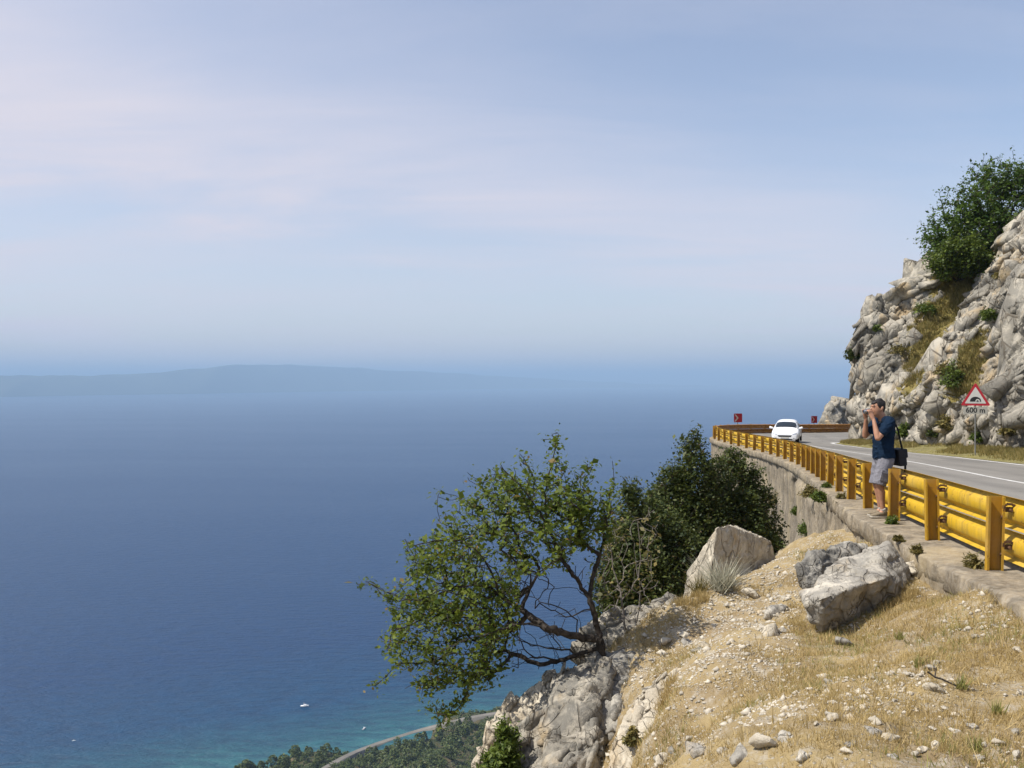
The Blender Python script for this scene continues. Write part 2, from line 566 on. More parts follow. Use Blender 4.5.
RAIL_PTS = [(4.45, -4, -1.75), (4.6, 2, -1.82), (4.75, 6, -1.9), (5.02, 9.25, -1.98), (5.62, 12.9, -2.08), (6.42, 16.6, -2.27), (7.85, 22.2, -2.56), (9.15, 27, -2.84),
            (10.6, 33, -3.12), (11.75, 40, -3.38), (12.25, 46, -3.56), (12.55, 52, -3.68), (13.05, 57.3, -3.76), (14.7, 62.3, -3.92),
            (18.0, 67, -4.10), (24, 72, -4.35), (30, 76.5, -4.55), (38, 81, -4.75), (48, 85, -4.9)]
_c = catmull(RAIL_PTS, 30)
_s = np.concatenate([[0], np.cumsum(np.linalg.norm(np.diff(_c[:, :2], axis=0), axis=1))])
SMAX = _s[-1]


def rail(s):
    """position, tangent and seaward normal at arc length s (arrays)"""
    s = np.atleast_1d(np.asarray(s, float))
    p = np.stack([np.interp(s, _s, _c[:, k]) for k in range(3)], 1)
    q = np.stack([np.interp(np.clip(s + 0.4, 0, SMAX), _s, _c[:, k]) for k in range(2)], 1) - np.stack([np.interp(np.clip(s - 0.4, 0, SMAX), _s, _c[:, k]) for k in range(2)], 1)
    t = q / np.linalg.norm(q, axis=1)[:, None]
    return p, t, np.stack([-t[:, 1], t[:, 0]], 1)


def s_of_y(y):
    return float(np.interp(y, _c[:, 1], _s))


def offs(s, n, dz=0.0):
    p, t, m = rail(s)
    n = np.broadcast_to(np.asarray(n, float), (len(p),))
    return np.stack([p[:, 0] + m[:, 0] * n, p[:, 1] + m[:, 1] * n, p[:, 2] + dz], 1)


S45, S56 = s_of_y(42), s_of_y(57)


def road_w(s):
    return np.interp(s, [0, S45, S56, SMAX], [8.5, 8.4, 7.4, 7.4])


def bank(s):
    return np.interp(s, [0, s_of_y(28), s_of_y(55), SMAX], [0.0, 0.0, 0.05, 0.05])


def road_z(s, inland):
    """height of the road above the rail base line at a distance inland"""
    return 0.10 - bank(s) * inland


def strip(name, s, n0, n1, z0, z1, mat, m=2, lift=0.0):
    a = np.linspace(0, 1, m)
    V = []
    for w in a:
        n = n0 + (n1 - n0) * w
        z = z0 + (z1 - z0) * w
        V.append(offs(s, n, z + lift))
    V = np.stack(V, 1).reshape(-1, 3)
    return mesh_np(name, V, grid_faces(len(s), m), mat)


ss = np.arange(0, SMAX, 0.5)
W = road_w(ss)
road = strip('road', ss, -0.34, -(W + 0.35), road_z(ss, 0.34), road_z(ss, W + 0.35), MAT['asphalt'], 12)
_a = road.data.attributes.new('tint', 'FLOAT', 'POINT')
_a.data.foreach_set('value', np.tile(np.linspace(0, 1, 12), len(ss)).astype(np.float32))
tag(road, kind='structure')
ln = strip('road_edge_line', ss, -(W - 0.08), -(W + 0.14), road_z(ss, W - 0.08), road_z(ss, W + 0.14), MAT['white_line'], 2, 0.004)
tag(ln, kind='structure')
s_c = ss[ss < s_of_y(60)]
ln = strip('road_centre_line', s_c, -4.45, -4.57, road_z(s_c, 4.45), road_z(s_c, 4.57), MAT['white_line'], 2, 0.004)
tag(ln, kind='structure')


def verge_w(s):
    return np.interp(s, [0, s_of_y(40), s_of_y(50), S56, SMAX], [3.2, 3.0, 2.4, 1.5, 1.5])


VW = verge_w(ss)
Vg = []
for w in np.linspace(0, 1, 14):
    inl = W + 0.30 + (VW + 0.8) * w
    z = road_z(ss, W + 0.30) + 0.012 + 0.42 * w ** 0.8 * np.interp(ss, [0, s_of_y(46), S56], [1, 1, 0.6])
    q = offs(ss, -inl, z)
    q[:, 2] += 0.05 * fbm(q * 1.7, 3, 5) * (0.15 + w)
    Vg.append(q)
verge = mesh_np('verge', np.stack(Vg, 1).reshape(-1, 3), grid_faces(len(ss), 14), MAT['verge'], smooth=True)
tag(verge, kind='structure')

# grass on the verge below the cliff
def blades(n, fn, hgt, wid, seed, lean=0.5, tuft=1):
    """n blades, fn(k) -> base points; tri blades"""
    r = np.random.default_rng(seed)
    B = fn(n, r)
    n = len(B)
    a = r.uniform(0, 2 * np.pi, n)
    h = hgt * r.uniform(0.45, 1.25, n)
    w = wid * r.uniform(0.6, 1.3, n)
    l = np.abs(r.normal(0, lean, n)) * h
    la = r.uniform(0, 2 * np.pi, n)
    side = np.stack([np.cos(a), np.sin(a), np.zeros(n)], 1) * w[:, None] / 2
    tip = B + np.stack([np.cos(la) * l, np.sin(la) * l, h], 1)
    V = np.stack([B - side, B + side, tip], 1).reshape(-1, 3)
    Fc = np.arange(3 * n).reshape(n, 3)
    t = np.repeat(r.uniform(0, 1, n), 3)
    return V, Fc, t


def verge_pts(n, r):
    s = r.uniform(s_of_y(18), s_of_y(62), n)
    w = r.beta(1.6, 1.0, n)
    ww = road_w(s) + 0.5 + (verge_w(s) + 0.2) * w
    q = offs(s, -ww, road_z(s, road_w(s) + 0.3) + 0.0 + 0.42 * (0.06 + w * 0.85) ** 0.8 * np.interp(s, [0, s_of_y(46), S56], [1, 1, 0.6]))
    keep = fbm(q * 0.8, 3, 9) + 0.55 * w > r.uniform(-0.3, 0.6, n)
    return q[keep]


V, Fc, t = blades(90000, verge_pts, 0.20, 0.03, 3, 0.6)
o = mesh_np('verge_grass', V, Fc, MAT['cliff_grass'], attr=t)
tag(o, kind='stuff')

# ------------------------------------------------------------------ retaining wall with its ledge
sw = np.arange(s_of_y(7), SMAX, 0.2)
s_step = s_of_y(29.6)
prof = np.concatenate([[0.0, 0.012, 0.02, 0.03, 0.04, 0.05], np.linspace(0.06, 1, 44)])
def ledge_w(s):
    return np.interp(s, [s_of_y(14.3), s_of_y(16.5), s_of_y(20)], [0.445, 0.33, 0.26])


n_top = ledge_w(sw) + np.where(sw < s_step, 0.03, -0.05)
Vw = []
for k, w in enumerate(prof):
    d = 0.20 + 8.0 * w
    q = offs(sw, n_top - 0.06 + np.where(sw < s_step, 0.05, 0.01) * d + np.where((sw < s_step) & (sw > s_step - 9), 0.12 * min(1, max(0, (d - 0.3) / 0.15)), 0), -d)
    p_, t_, m_ = rail(sw)
    rec = (sw > s_step) & (sw < s_step + 3.4)
    q[:, :2] -= rail(sw)[2] * (np.where(rec, 0.65, 0.0) * min(1, max(0, (d - 0.5) / 0.3)))[:, None]
    b = 0.05 * fbm(q * 1.3, 4, 21) + rock_disp(q, 0.7, 0.05, 22) + 0.03 * fbm(q * 6, 3, 23)
    q[:, :2] += m_ * b[:, None]
    Vw.append(q)
wall_root = empty('retaining_wall', rail(s_of_y(14))[0][0])
wloc = np.array(wall_root.location)
mesh_np('wall', np.stack(Vw, 1).reshape(-1, 3) - wloc, grid_faces(len(sw), len(prof)), MAT['concrete'], wall_root, smooth=False)
tag(wall_root, 'stained old concrete retaining wall holding up the road under the yellow guardrail', 'wall')
# ledge slab on its head
sl = np.arange(0, SMAX, 0.06)
cs = [(-0.345, 0.085), (-0.30, 0.012), (-0.1, 0.0), (0.1, 0.0), (0.3, -0.003), (0.40, -0.008), (0.430, -0.012), (0.442, -0.03), (0.445, -0.14), (0.44, -0.25), (0.42, -0.27), (0.2, -0.275)]
Vl = []
for n_, z_ in cs:
    q = offs(sl, np.where(n_ > 0.25, ledge_w(sl) + (n_ - 0.445), n_ * ledge_w(sl) / 0.445), z_)
    p_, t_, m_ = rail(sl)
    e = 1.0 if n_ > 0.42 else 0.15
    q[:, :2] += m_ * (e * (0.025 * fbm(q * 0.7, 3, 31) + 0.022 * fbm(q * 7, 3, 32) + rock_disp(q, 0.22, 0.035, 35, 0.1)))[:, None]
    q[:, 2] += 0.010 * fbm(q * 3, 3, 33) - (0.04 * np.clip(fbm(q * 1.6, 3, 34) - 0.3, 0, 1) if n_ > 0.42 else 0)
    Vl.append(q)
mesh_np('ledge', np.stack(Vl, 1).reshape(-1, 3) - wloc, grid_faces(len(sl), len(cs)), MAT['concrete'], wall_root)

# ------------------------------------------------------------------ guardrail
gr = empty('guardrail', rail(s_of_y(9.2))[0][0])
gl = np.array(gr.location)
tag(gr, 'rusty yellow double beam steel guardrail along the outer edge of the mountain road', 'guardrail')
sb = np.concatenate([np.arange(s_of_y(1), s_of_y(54), 0.5), np.arange(s_of_y(54), SMAX - 1, 0.25)])


def wprof(z0):
    pts = [(-0.165, 0.33), (-0.180, 0.327), (-0.240, 0.305), (-0.246, 0.285), (-0.182, 0.242), (-0.168, 0.226), (-0.164, 0.165), (-0.168, 0.104), (-0.182, 0.088), (-0.246, 0.045), (-0.240, 0.025), (-0.180, 0.004), (-0.165, 0.0)]
    return [(n, z + z0) for n, z in pts]


def beam_mesh(z0, name):
    pr = wprof(z0)
    pr2 = pr + [(n - 0.006, z) for n, z in pr[::-1]]
    V = np.stack([offs(sb, n, z) for n, z in pr2], 1).reshape(-1, 3) - gl
    k = len(pr2)
    a = np.arange(len(sb) * k).reshape(len(sb), k)
    a = np.concatenate([a, a[:, :1]], 1)
    Fc = np.stack([a[:-1, :-1], a[1:, :-1], a[1:, 1:], a[:-1, 1:]], -1).reshape(-1, 4)
    # the side facing the traffic is coloured a darker orange brown
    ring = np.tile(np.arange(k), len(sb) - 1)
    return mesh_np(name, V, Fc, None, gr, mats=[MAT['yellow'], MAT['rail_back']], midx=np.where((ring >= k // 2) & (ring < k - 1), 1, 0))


b1 = beam_mesh(0.431, 'beam')
b2 = beam_mesh(0.085, 'beam')
s_posts = np.arange(s_of_y(9.25) - 8, SMAX - 1.5, 2.0)
first = None
pj = random.Random(4)
for i, s in enumerate(s_posts):
    p, t, m = rail(s)
    p, t, m = p[0], t[0], m[0]
    if first is None:
        mb = MB()
        H = 0.79
        # channel open towards the road's near end: outer flange, web, inner flange
        for (n0, n1, t0, t1) in ((0.072, 0.080, -0.065, 0.0), (-0.080, 0.080, 0.0, 0.008), (-0.080, -0.072, -0.065, 0.0), (0.058, 0.072, -0.065, -0.058), (-0.072, -0.058, -0.065, -0.058)):
            mb.box(((n0 + n1) / 2, (t0 + t1) / 2, H / 2 - 0.03), (n1 - n0, t1 - t0, H + 0.02))
        first = mb.build('post', MAT['yellow_post'], gr)
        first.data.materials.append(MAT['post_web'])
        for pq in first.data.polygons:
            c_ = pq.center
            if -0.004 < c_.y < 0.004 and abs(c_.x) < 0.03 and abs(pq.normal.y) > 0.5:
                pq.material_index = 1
        for zz in (0.64, 0.25):
            hb = MB()
            hb.box((-0.12, -0.03, zz), (0.085, 0.035, 0.05))
            for q in range(6):   # the curved hook plate over the beam edge
                a0, a1 = math.pi * q / 6 - 0.5, math.pi * (q + 1) / 6 - 0.5
                hb.box((-0.125 + 0.055 * math.cos((a0 + a1) / 2), -0.062 + 0.012, zz + 0.025 + 0.035 * math.sin((a0 + a1) / 2)), (0.022, 0.035, 0.022))
            hb.tube((-0.13, -0.10, zz), (-0.13, -0.045, zz), 0.016, 8)
            hb.build('bracket', MAT['rusty'], first)
            hb = MB()
            hb.tube((-0.078, -0.030, zz - 0.08), (-0.052, -0.030, zz - 0.08), 0.015, 8)
            hb.build('bolt', MAT['rusty'], first)
        po = first
    else:
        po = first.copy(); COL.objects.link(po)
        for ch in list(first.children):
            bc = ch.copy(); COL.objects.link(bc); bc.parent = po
    # local x = seaward normal, y = along the road
    po.location = tuple(p - gl)
    po.rotation_euler = (pj.uniform(-0.02, 0.02), pj.uniform(-0.025, 0.025), math.atan2(m[1], m[0]) + pj.uniform(-0.05, 0.05))
    po.parent = gr
# local frame check: x axis -> m, y axis -> rot90(m) = -t, so flip y
    po.scale = (1, -1, 1)

# ------------------------------------------------------------------ foreground slope (thin plate through control points)
CP = []


def cp(*a):
    for px, py, Y in a:
        CP.append(P(px, py, Y))


cp((1024, 768, 4.75), (900, 768, 4.75), (800, 768, 5.0), (720, 768, 5.4), (660, 768, 6.0), (1024, 690, 6.0), (900, 690, 6.2), (800, 690, 6.9), (740, 680, 7.6), (690, 690, 7.9),
   (1024, 612, 7.9), (985, 600, 8.3), (960, 620, 8.0), (880, 640, 8.3), (830, 636, 9.1), (760, 630, 9.5), (700, 640, 10.1), (650, 655, 10.2), (640, 705, 8.9), (628, 768, 7.6),
   (910, 572, 10.6), (800, 590, 10.9), (740, 585, 11.6), (690, 600, 12.0), (640, 625, 11.3), (600, 655, 10.5),
   (870, 545, 12.6), (830, 548, 13.0), (790, 556, 13.2), (840, 533, 15.2))
for x, y, z in [(0.75, 8.0, -4.3), (0.3, 8.6, -4.9), (-0.2, 9.0, -5.4), (0.75, 9.3, -4.1), (0.75, 7.0, -3.7), (0, 0, -1.7), (3, 0, -1.72), (4.3, 0, -1.80), (4.3, 4, -1.9), (3, 2.5, -1.8), (1.2, 2.5, -1.85), (-1.5, 0, -1.9), (-2.5, 3, -2.9), (-1, 3.5, -2.4), (0.2, 5, -2.75), (-0.7, 6.2, -3.9), (0.3, 6.4, -3.7), (-3.5, 6, -5.5), (-3.5, 10, -8.5), (-1.5, 9.5, -5.6),
                (-1.0, 12, -7), (0.9, 12.0, -4.7), (1.8, 13.4, -4.7), (3.0, 14.5, -4.4), (4.4, 15.5, -3.6), (4.8, 17.5, -3.8), (5.6, 19, -4.2), (3.0, 18, -6.5), (0, 16, -8.5), (5.9, 17.0, -2.95), (6.6, 20, -4.0), (8, 24, -5.4), (5, 23, -8), (5.5, -3, -1.75), (-3, -3, -2.2), (0, -3, -1.7), (7, 10, -2.6), (7, 5, -2.3), (7.5, 15, -3.2)]:
    CP.append(np.array([x, y, z], float))
CP = np.array(CP)


def _U(r):
    return np.where(r > 1e-9, r * r * np.log(np.maximum(r, 1e-9)), 0.0)


n = len(CP)
K = _U(np.linalg.norm(CP[:, None, :2] - CP[None, :, :2], axis=2)) + 0.02 * np.eye(n)
Pm = np.hstack([np.ones((n, 1)), CP[:, :2]])
A = np.block([[K, Pm], [Pm.T, np.zeros((3, 3))]])
sol = np.linalg.solve(A, np.concatenate([CP[:, 2], np.zeros(3)]))


def tps(x, y):
    q = np.stack([x, y], 1)
    out = np.empty(len(q))
    for i in range(0, len(q), 20000):
        c = q[i:i + 20000]
        U = _U(np.linalg.norm(c[:, None, :] - CP[None, :, :2], axis=2))
        out[i:i + 20000] = U @ sol[:n] + sol[n] + c @ sol[n + 1:]
    return out


gx = np.arange(-4.0, 8.6, 0.045)
gy = np.arange(-3.0, 24.0, 0.045)
GX, GY = np.meshgrid(gx, gy, indexing='ij')
gz = tps(GX.ravel(), GY.ravel())
q3 = np.stack([GX.ravel(), GY.ravel(), gz], 1)
rough = np.clip((2.2 - GX.ravel()) / 2.5, 0, 1) * np.clip((GY.ravel() - 5) / 3, 0, 1)
gz = gz + 0.06 * fbm(q3 * 1.1, 4, 40) + 0.022 * fbm(q3 * 6, 4, 41) + rock_disp(q3, 0.30, 0.055, 42, 0.2) * (0.35 + 0.65 * np.clip(fbm(q3 * 0.9, 2, 43) * 1.5, 0, 1)) + rough * rock_disp(q3, 0.55, 0.24, 44)
# keep the slope clear of the ledge and road
ps, ts, ms = rail(np.arange(0, s_of_y(30), 0.25))
for i in range(0, len(gz), 40000):
    d = GX.ravel()[i:i + 40000, None] - ps[None, :, 0]
    e = GY.ravel()[i:i + 40000, None] - ps[None, :, 1]
    j = np.argmin(d * d + e * e, 1)
    idx = np.arange(len(j))
    nn = d[idx, j] * ms[j, 0] + e[idx, j] * ms[j, 1]
    near = nn < 0.44
    merge = np.interp(ps[j, 1], [8.0, 9.6, 11, 14], [-0.012, -0.03, -0.14, -0.25])
    lim = np.where(near, ps[j, 2] - 0.33, ps[j, 2] + merge + (nn - 0.44) * 0.3)
    gz[i:i + 40000] = np.minimum(gz[i:i + 40000], lim)
GZ = gz.reshape(GX.shape)


def ground_z(x, y):
    x = np.clip(np.asarray(x, float), gx[0], gx[-2]); y = np.clip(np.asarray(y, float), gy[0], gy[-2])
    fi = (x - gx[0]) / 0.045; fj = (y - gy[0]) / 0.045
    i = np.clip(fi.astype(int), 0, len(gx) - 2); j = np.clip(fj.astype(int), 0, len(gy) - 2)
    u = fi - i; v = fj - j
    return GZ[i, j] * (1 - u) * (1 - v) + GZ[i + 1, j] * u * (1 - v) + GZ[i, j + 1] * (1 - u) * v + GZ[i + 1, j + 1] * u * v


o = mesh_np('ground', np.stack([GX.ravel(), GY.ravel(), gz], 1), grid_faces(len(gx), len(gy)), MAT['soil'], smooth=True)
tag(o, kind='structure')

# ------------------------------------------------------------------ mountainside down to the coast
EDGE = np.array([(-260, -420), (-70, -110), (-22, -28), (-5, -3), (-2.0, 5), (0.0, 10), (2.0, 14.0), (4.8, 19.5), (7.6, 27), (9.4, 34), (10.6, 42), (11.4, 50), (12.0, 57.5), (13.8, 63), (17.4, 68), (30, 78), (60, 96), (150, 130), (420, 190)], float)
COAST_N = np.array([-0.47, 0.883])


def coast_d(x, y):
    """metres inland from the shore"""
    al = x * 0.883 + y * 0.47
    wob = 14 * np.sin(al / 47.0 + 1.0) + 9 * np.sin(al / 19.0) + 5 * np.sin(al / 8.3 + 2)
    return 561 - (x * COAST_N[0] + y * COAST_N[1]) + wob


def edge_e(x, y):
    best = np.full(len(x), 1e9); sg = np.ones(len(x))
    for a, b in zip(EDGE[:-1], EDGE[1:]):
        d = b - a; L = d @ d
        t = np.clip(((x - a[0]) * d[0] + (y - a[1]) * d[1]) / L, 0, 1)
        qx = x - a[0] - t * d[0]; qy = y - a[1] - t * d[1]
        r = np.hypot(qx, qy)
        cr = d[0] * (y - a[1]) - d[1] * (x - a[0])
        m = r < best
        best = np.where(m, r, best); sg = np.where(m, np.sign(cr), sg)
    return best * sg      # positive seaward (left of the line)


def hill_z(x, y):
    e = edge_e(x, y)
    d = coast_d(x, y)
    q = np.clip(e / np.maximum(e + np.maximum(d, 0.01), 1), 0, 1)
    land = np.minimum(d * 0.11 + 2.0, 30)
    top = -6.5 - SEA
    z = SEA + (top - 75 * (1 - np.exp(-np.maximum(e, 0) / 12.0))) * np.maximum(1 - q * 1.25, 0) ** 1.7 + np.clip(land, -8, 30) * np.clip(q * 4, 0, 1)
    z = np.where(e < 0, -6.5 + np.maximum(e, -12) * 0.06, z)
    z = np.where(d < 0, SEA + np.maximum(d * 0.12, -12), z)
    return z, e, d


ang = np.linspace(0, 2 * np.pi, 420, endpoint=False)
rad = np.concatenate([np.geomspace(1.5, 430, 110), np.linspace(435, 960, 120)])
AA, RR = np.meshgrid(ang, rad, indexing='ij')
hx = (4 + RR * np.cos(AA)).ravel(); hy = (14 + RR * np.sin(AA)).ravel()
hz, he, hd = hill_z(hx, hy)
q3 = np.stack([hx, hy, hz], 1)
amp = np.clip(he / 30, 0, 1) * np.clip(hd / 40, 0, 1)
hz = hz + amp * (5 * fbm(q3 / 45, 4, 50) + rock_disp(q3, 14, 4, 51))
# the part inland of the road rises as the mountain behind the cliff
inl = np.clip(-he - 30, 0, None)
o = mesh_np('mountainside', np.stack([hx, hy, hz], 1), grid_faces(len(ang), len(rad), True), None, smooth=True)
tag(o, kind='structure')
m, nt, out = new_mat('mountainside_scrub')
N = NT(nt)
p = N.wpos()
a = N.noise(p, 0.035, 6, 0.65)
b_ = N.noise(p, 0.16, 6, 0.7)
c = N.mix(N.ramp(b_, [(0.42, 0.0), (0.6, 1.0)]), (0.035, 0.045, 0.020), (0.10, 0.085, 0.045))
c = N.mix(N.ramp(a, [(0.56, 0.0), (0.66, 0.8)]), c, (0.22, 0.17, 0.10))
b = N.n('ShaderNodeBsdfPrincipled', {'Base Color': c, 'Roughness': 0.95, 'Specular IOR Level': 0.1, 'Normal': N.bump(b_, 0.8, 1.5)})
nt.links.new(b.outputs[0], out.inputs[0])
o.data.materials.append(m)
MAT['mountain'] = m

# ------------------------------------------------------------------ cliff above the road
def prof_interp(pr, m):
    pr = np.array(pr, float)
    l = np.concatenate([[0], np.cumsum(np.linalg.norm(np.diff(pr, axis=0), axis=1))])
    # denser sampling low down, where it is steep and in view
    w = np.linspace(0, 1, m) ** 1.25
    return np.stack([np.interp(w * l[-1], l, pr[:, 0]), np.interp(w * l[-1], l, pr[:, 1])], 1)


NVc = 330
CTRL = [(s_of_y(6), [(0, -0.6), (0.6, 3), (2, 8), (4, 13), (8, 19), (16, 27)]),
        (s_of_y(38), [(0, -0.6), (0.6, 3), (2.0, 7.2), (4.2, 11.5), (7, 16), (14, 23)]),
        (s_of_y(47.0), [(0, -0.6), (0.6, 3), (2.0, 6.6), (4.2, 10.2), (6.6, 13.2), (14, 21)]),
        (s_of_y(49.5), [(0, -0.6), (0.6, 3), (1.6, 6), (3.4, 9.2), (6.5, 13), (14, 21)]),
        (s_of_y(52.5), [(0, -0.6), (0.6, 3), (1.8, 6), (4.0, 9.3), (7.5, 11.8), (16, 18)]),
        (s_of_y(55.5), [(0, -0.6), (0.3, 3.2), (1.0, 6.8), (2.6, 9.6), (4.6, 11.0), (14, 15)]),
        (s_of_y(58.5), [(0, -0.6), (0.0, 3.0), (0.3, 6.3), (1.3, 9.0), (3.5, 10.6), (12, 14)]),
        (s_of_y(66), [(0, -0.6), (0.0, 3.0), (0.4, 6.0), (1.5, 8.5), (4, 10), (10, 12)]),
        (SMAX, [(0, -0.6), (0.0, 3.0), (0.4, 6.0), (1.5, 8.5), (4, 10), (10, 12)])]
cs_ = np.array([c[0] for c in CTRL])
CP_ = np.stack([prof_interp(c[1], NVc) for c in CTRL])       # k, v, 2
sc = np.concatenate([np.arange(s_of_y(14), s_of_y(36), 0.35), np.arange(s_of_y(36), s_of_y(63), 0.055), np.arange(s_of_y(63), SMAX, 0.3)])
LEAN = np.stack([np.interp(sc, cs_, CP_[:, v, 0]) for v in range(NVc)], 1)
HGT = np.stack([np.interp(sc, cs_, CP_[:, v, 1]) for v in range(NVc)], 1)
Wc = road_w(sc) + verge_w(sc) + 0.15
p_, t_, m_ = rail(sc)
# smooth the inland direction round the bend
ker = np.ones(61) / 61
foot = offs(sc, -Wc, road_z(sc, Wc) + 0.3)
for k in range(2):
    pad = np.pad(foot[:, k], 30, mode='edge')
    foot[:, k] = np.convolve(pad, ker, 'valid')
dd = np.gradient(foot[:, :2], axis=0)
dd /= np.linalg.norm(dd, axis=1)[:, None]
inl = np.stack([dd[:, 1], -dd[:, 0]], 1)
for k in range(2):
    inl[:, k] = np.convolve(np.pad(inl[:, k], 60, mode='edge'), np.ones(121) / 121, 'valid')
inl /= np.linalg.norm(inl, axis=1)[:, None]
V = np.stack([foot[:, None, 0] + inl[:, None, 0] * LEAN, foot[:, None, 1] + inl[:, None, 1] * LEAN, foot[:, None, 2] + HGT], -1)
du = np.gradient(V, axis=0); dv = np.gradient(V, axis=1)
Nn = np.cross(dv, du); Nn /= np.linalg.norm(Nn, axis=2)[:, :, None] + 1e-9
shp = V.shape
Q = V.reshape(-1, 3)
Nn = Nn.reshape(-1, 3)
Nn *= np.sign((Nn[:, 0] * -inl.repeat(NVc, 0)[:, 0] + Nn[:, 1] * -inl.repeat(NVc, 0)[:, 1] + 0.3 * Nn[:, 2]))[:, None]
# strata dip down to the left: the long axis of the blocks runs up to the right
ca, sa = math.cos(math.radians(48)), math.sin(math.radians(48))
AN = np.array([[ca, 0, -sa * 1.9], [0, 0.8, 0], [sa * 0.62, 0, ca * 1.9]])
AN = np.stack([0.62 * np.array([0.25, -ca, sa]), 1.35 * np.array([0.1, sa, ca]), 0.9 * np.array([1.0, 0.25, 0.0])], 1)
NB = np.array([0.1, math.sin(math.radians(50)), math.cos(math.radians(50))])
NJ = np.array([0.25, -math.cos(math.radians(50)), math.sin(math.radians(50))])
D = 0.6 * fbm(Q / 4.5, 3, 60)
D += 0.12 + rock_disp(Q, 3.4, 0.85, 71, 0.35, 2.0, AN, 0.12, 0.05)
D += bedding(Q, NB, NJ, 1.25, 2.6, 0.60, 161, 0.6, 0.12, 0.30)
D += bedding(Q, NB + np.array([0.25, -0.1, 0.15]), NJ + np.array([0.3, 0.25, 0]), 0.50, 0.95, 0.20, 162, 0.6, 0.09, 0.35)
D += rock_disp(Q, 0.36, 0.06, 65, 0.6, 2.4, None, 0.1, 0.15)
hrel = HGT.ravel()
D *= np.interp(hrel, [-0.6, 0.2, 1.5], [0.25, 0.5, 1.0])
CV = Q + Nn * np.clip(D, -1.5, 0.8)[:, None] * 0.92
# grass share: gentler faces and a diagonal gully of soil
gr_ = CV.reshape(shp)
du = np.gradient(gr_, axis=0); dv = np.gradient(gr_, axis=1)
nn = np.cross(dv, du); nn /= np.linalg.norm(nn, axis=2)[:, :, None] + 1e-9
nz = np.abs(nn[:, :, 2]).ravel()


def proj(v):
    return np.stack([512 + F * v[:, 0] / v[:, 1], 380 - F * v[:, 2] / v[:, 1]], 1)


sY = np.interp(sc, _s, _c[:, 1]).repeat(NVc)
gully = np.exp(-((sY - (52.0 + 0.25 * (hrel - 5))) / 1.6) ** 2) * np.interp(hrel, [1.5, 3.5, 9, 13], [0, 1, 1, 0.8])
gully2 = np.exp(-((sY - (47.6 + 0.12 * (hrel - 5))) / 0.7) ** 2) * np.interp(hrel, [2.0, 3.0, 5.5, 7], [0, 1, 1, 0])
CT = np.clip(0.25 + 0.35 * (nz - 0.45) + 0.75 * np.maximum(gully, gully2) + 0.12 * np.clip(fbm(Q / 2.2, 3, 66), -1, 1), 0, 1.3)


# angular broken blocks standing out of the face, all one rock with it
def block_shapes(n, seed):
    r = np.random.default_rng(seed)
    out = []
    for k in range(n):
        q = r.uniform(-1, 1, (15, 3))
        ax = r.integers(0, 3, 15)
        q[np.arange(15), ax] = np.sign(q[np.arange(15), ax]) * r.uniform(0.85, 1.0, 15)
        bm = bmesh.new()
        for p in q: bm.verts.new(p)
        g = bmesh.ops.convex_hull(bm, input=bm.verts)
        bmesh.ops.delete(bm, geom=[x for x in g['geom_interior'] if isinstance(x, bmesh.types.BMVert)], context='VERTS')
        bmesh.ops.triangulate(bm, faces=bm.faces)
        bm.verts.index_update()
        v = np.array([x.co[:] for x in bm.verts]); f = np.array([[x.index for x in y.verts] for y in bm.faces])
        out.append((v, f)); bm.free()
    return out


def add_blocks(C, N_, sizes, seed, jit=0.24, long_dir=None):
    r = np.random.default_rng(seed)
    shapes = block_shapes(36, seed + 1)
    VV, FF, base = [], [], 0
    for c, nr, s in zip(C, N_, sizes):
        v, f = shapes[r.integers(0, 36)]
        n_ = nr + r.normal(0, 0.16, 3); n_ /= np.linalg.norm(n_)
        u = (NJ if long_dir is None else np.array(long_dir)) + r.normal(0, jit, 3); u -= n_ * (u @ n_); u /= np.linalg.norm(u)
        w = np.cross(n_, u)
        e = s * np.array([r.uniform(0.8, 1.9), r.uniform(0.45, 0.9), r.uniform(0.30, 0.55)])
        VV.append(c - n_ * e[2] * r.uniform(0.45, 0.85) + (v * e) @ np.stack([u, w, n_]))
        FF.append(f + base); base += len(v)
    return np.concatenate(VV), np.concatenate(FF)


NnF = nn.reshape(-1, 3)
NnF = NnF * np.sign((NnF * Nn).sum(1))[:, None]
rb = np.random.default_rng(404)
okb = np.where((CT < 0.72) & (sY > 34) & (sY < 66) & (hrel > 0.0) & (hrel < 17))[0]
pick = rb.choice(okb, 5200)
sz_ = np.clip(0.19 * np.exp(rb.normal(0, 0.75, 5200)), 0.08, 1.5)
gap = fbm(CV[pick] / 1.6, 2, 405) > -0.45
pick, sz_ = pick[gap], sz_[gap]
BV, BF = add_blocks(CV[pick], 0.6 * NnF[pick] + 0.4 * Nn[pick], sz_, 410)
gf = grid_faces(len(sc), NVc)
gt = np.concatenate([gf[:, [0, 1, 2]], gf[:, [0, 2, 3]]])
ALLV = np.concatenate([CV, BV])
cliff = mesh_np('cliff', ALLV, np.concatenate([gt, BF + len(CV)]), MAT['cliff'], smooth=False, attr=np.concatenate([CT, np.zeros(len(BV))]))
tag(cliff, kind='structure')
CPX = proj(ALLV)


def on_cliff(px, py, tol=2.5):
    """the front-most point of the cliff face seen near a pixel of the photograph"""
    for k in range(6):
        m = np.hypot(CPX[:, 0] - px, CPX[:, 1] - py) < tol
        if m.any():
            i = np.where(m)[0]
            return ALLV[i[np.argmin(ALLV[i, 1])]]
        tol *= 1.8
    return ALLV[np.argmin(np.hypot(CPX[:, 0] - px, CPX[:, 1] - py))]


# tufts of grass where the soil lies
gm = CT + 0.25 * fbm(CV * 1.1, 3, 67)
vis = ((CPX[:, 0] > 820) & (CPX[:, 0] < 1060))[:len(CV)]
cand = np.where((gm > 0.78) & vis & (hrel > 0.5))[0]


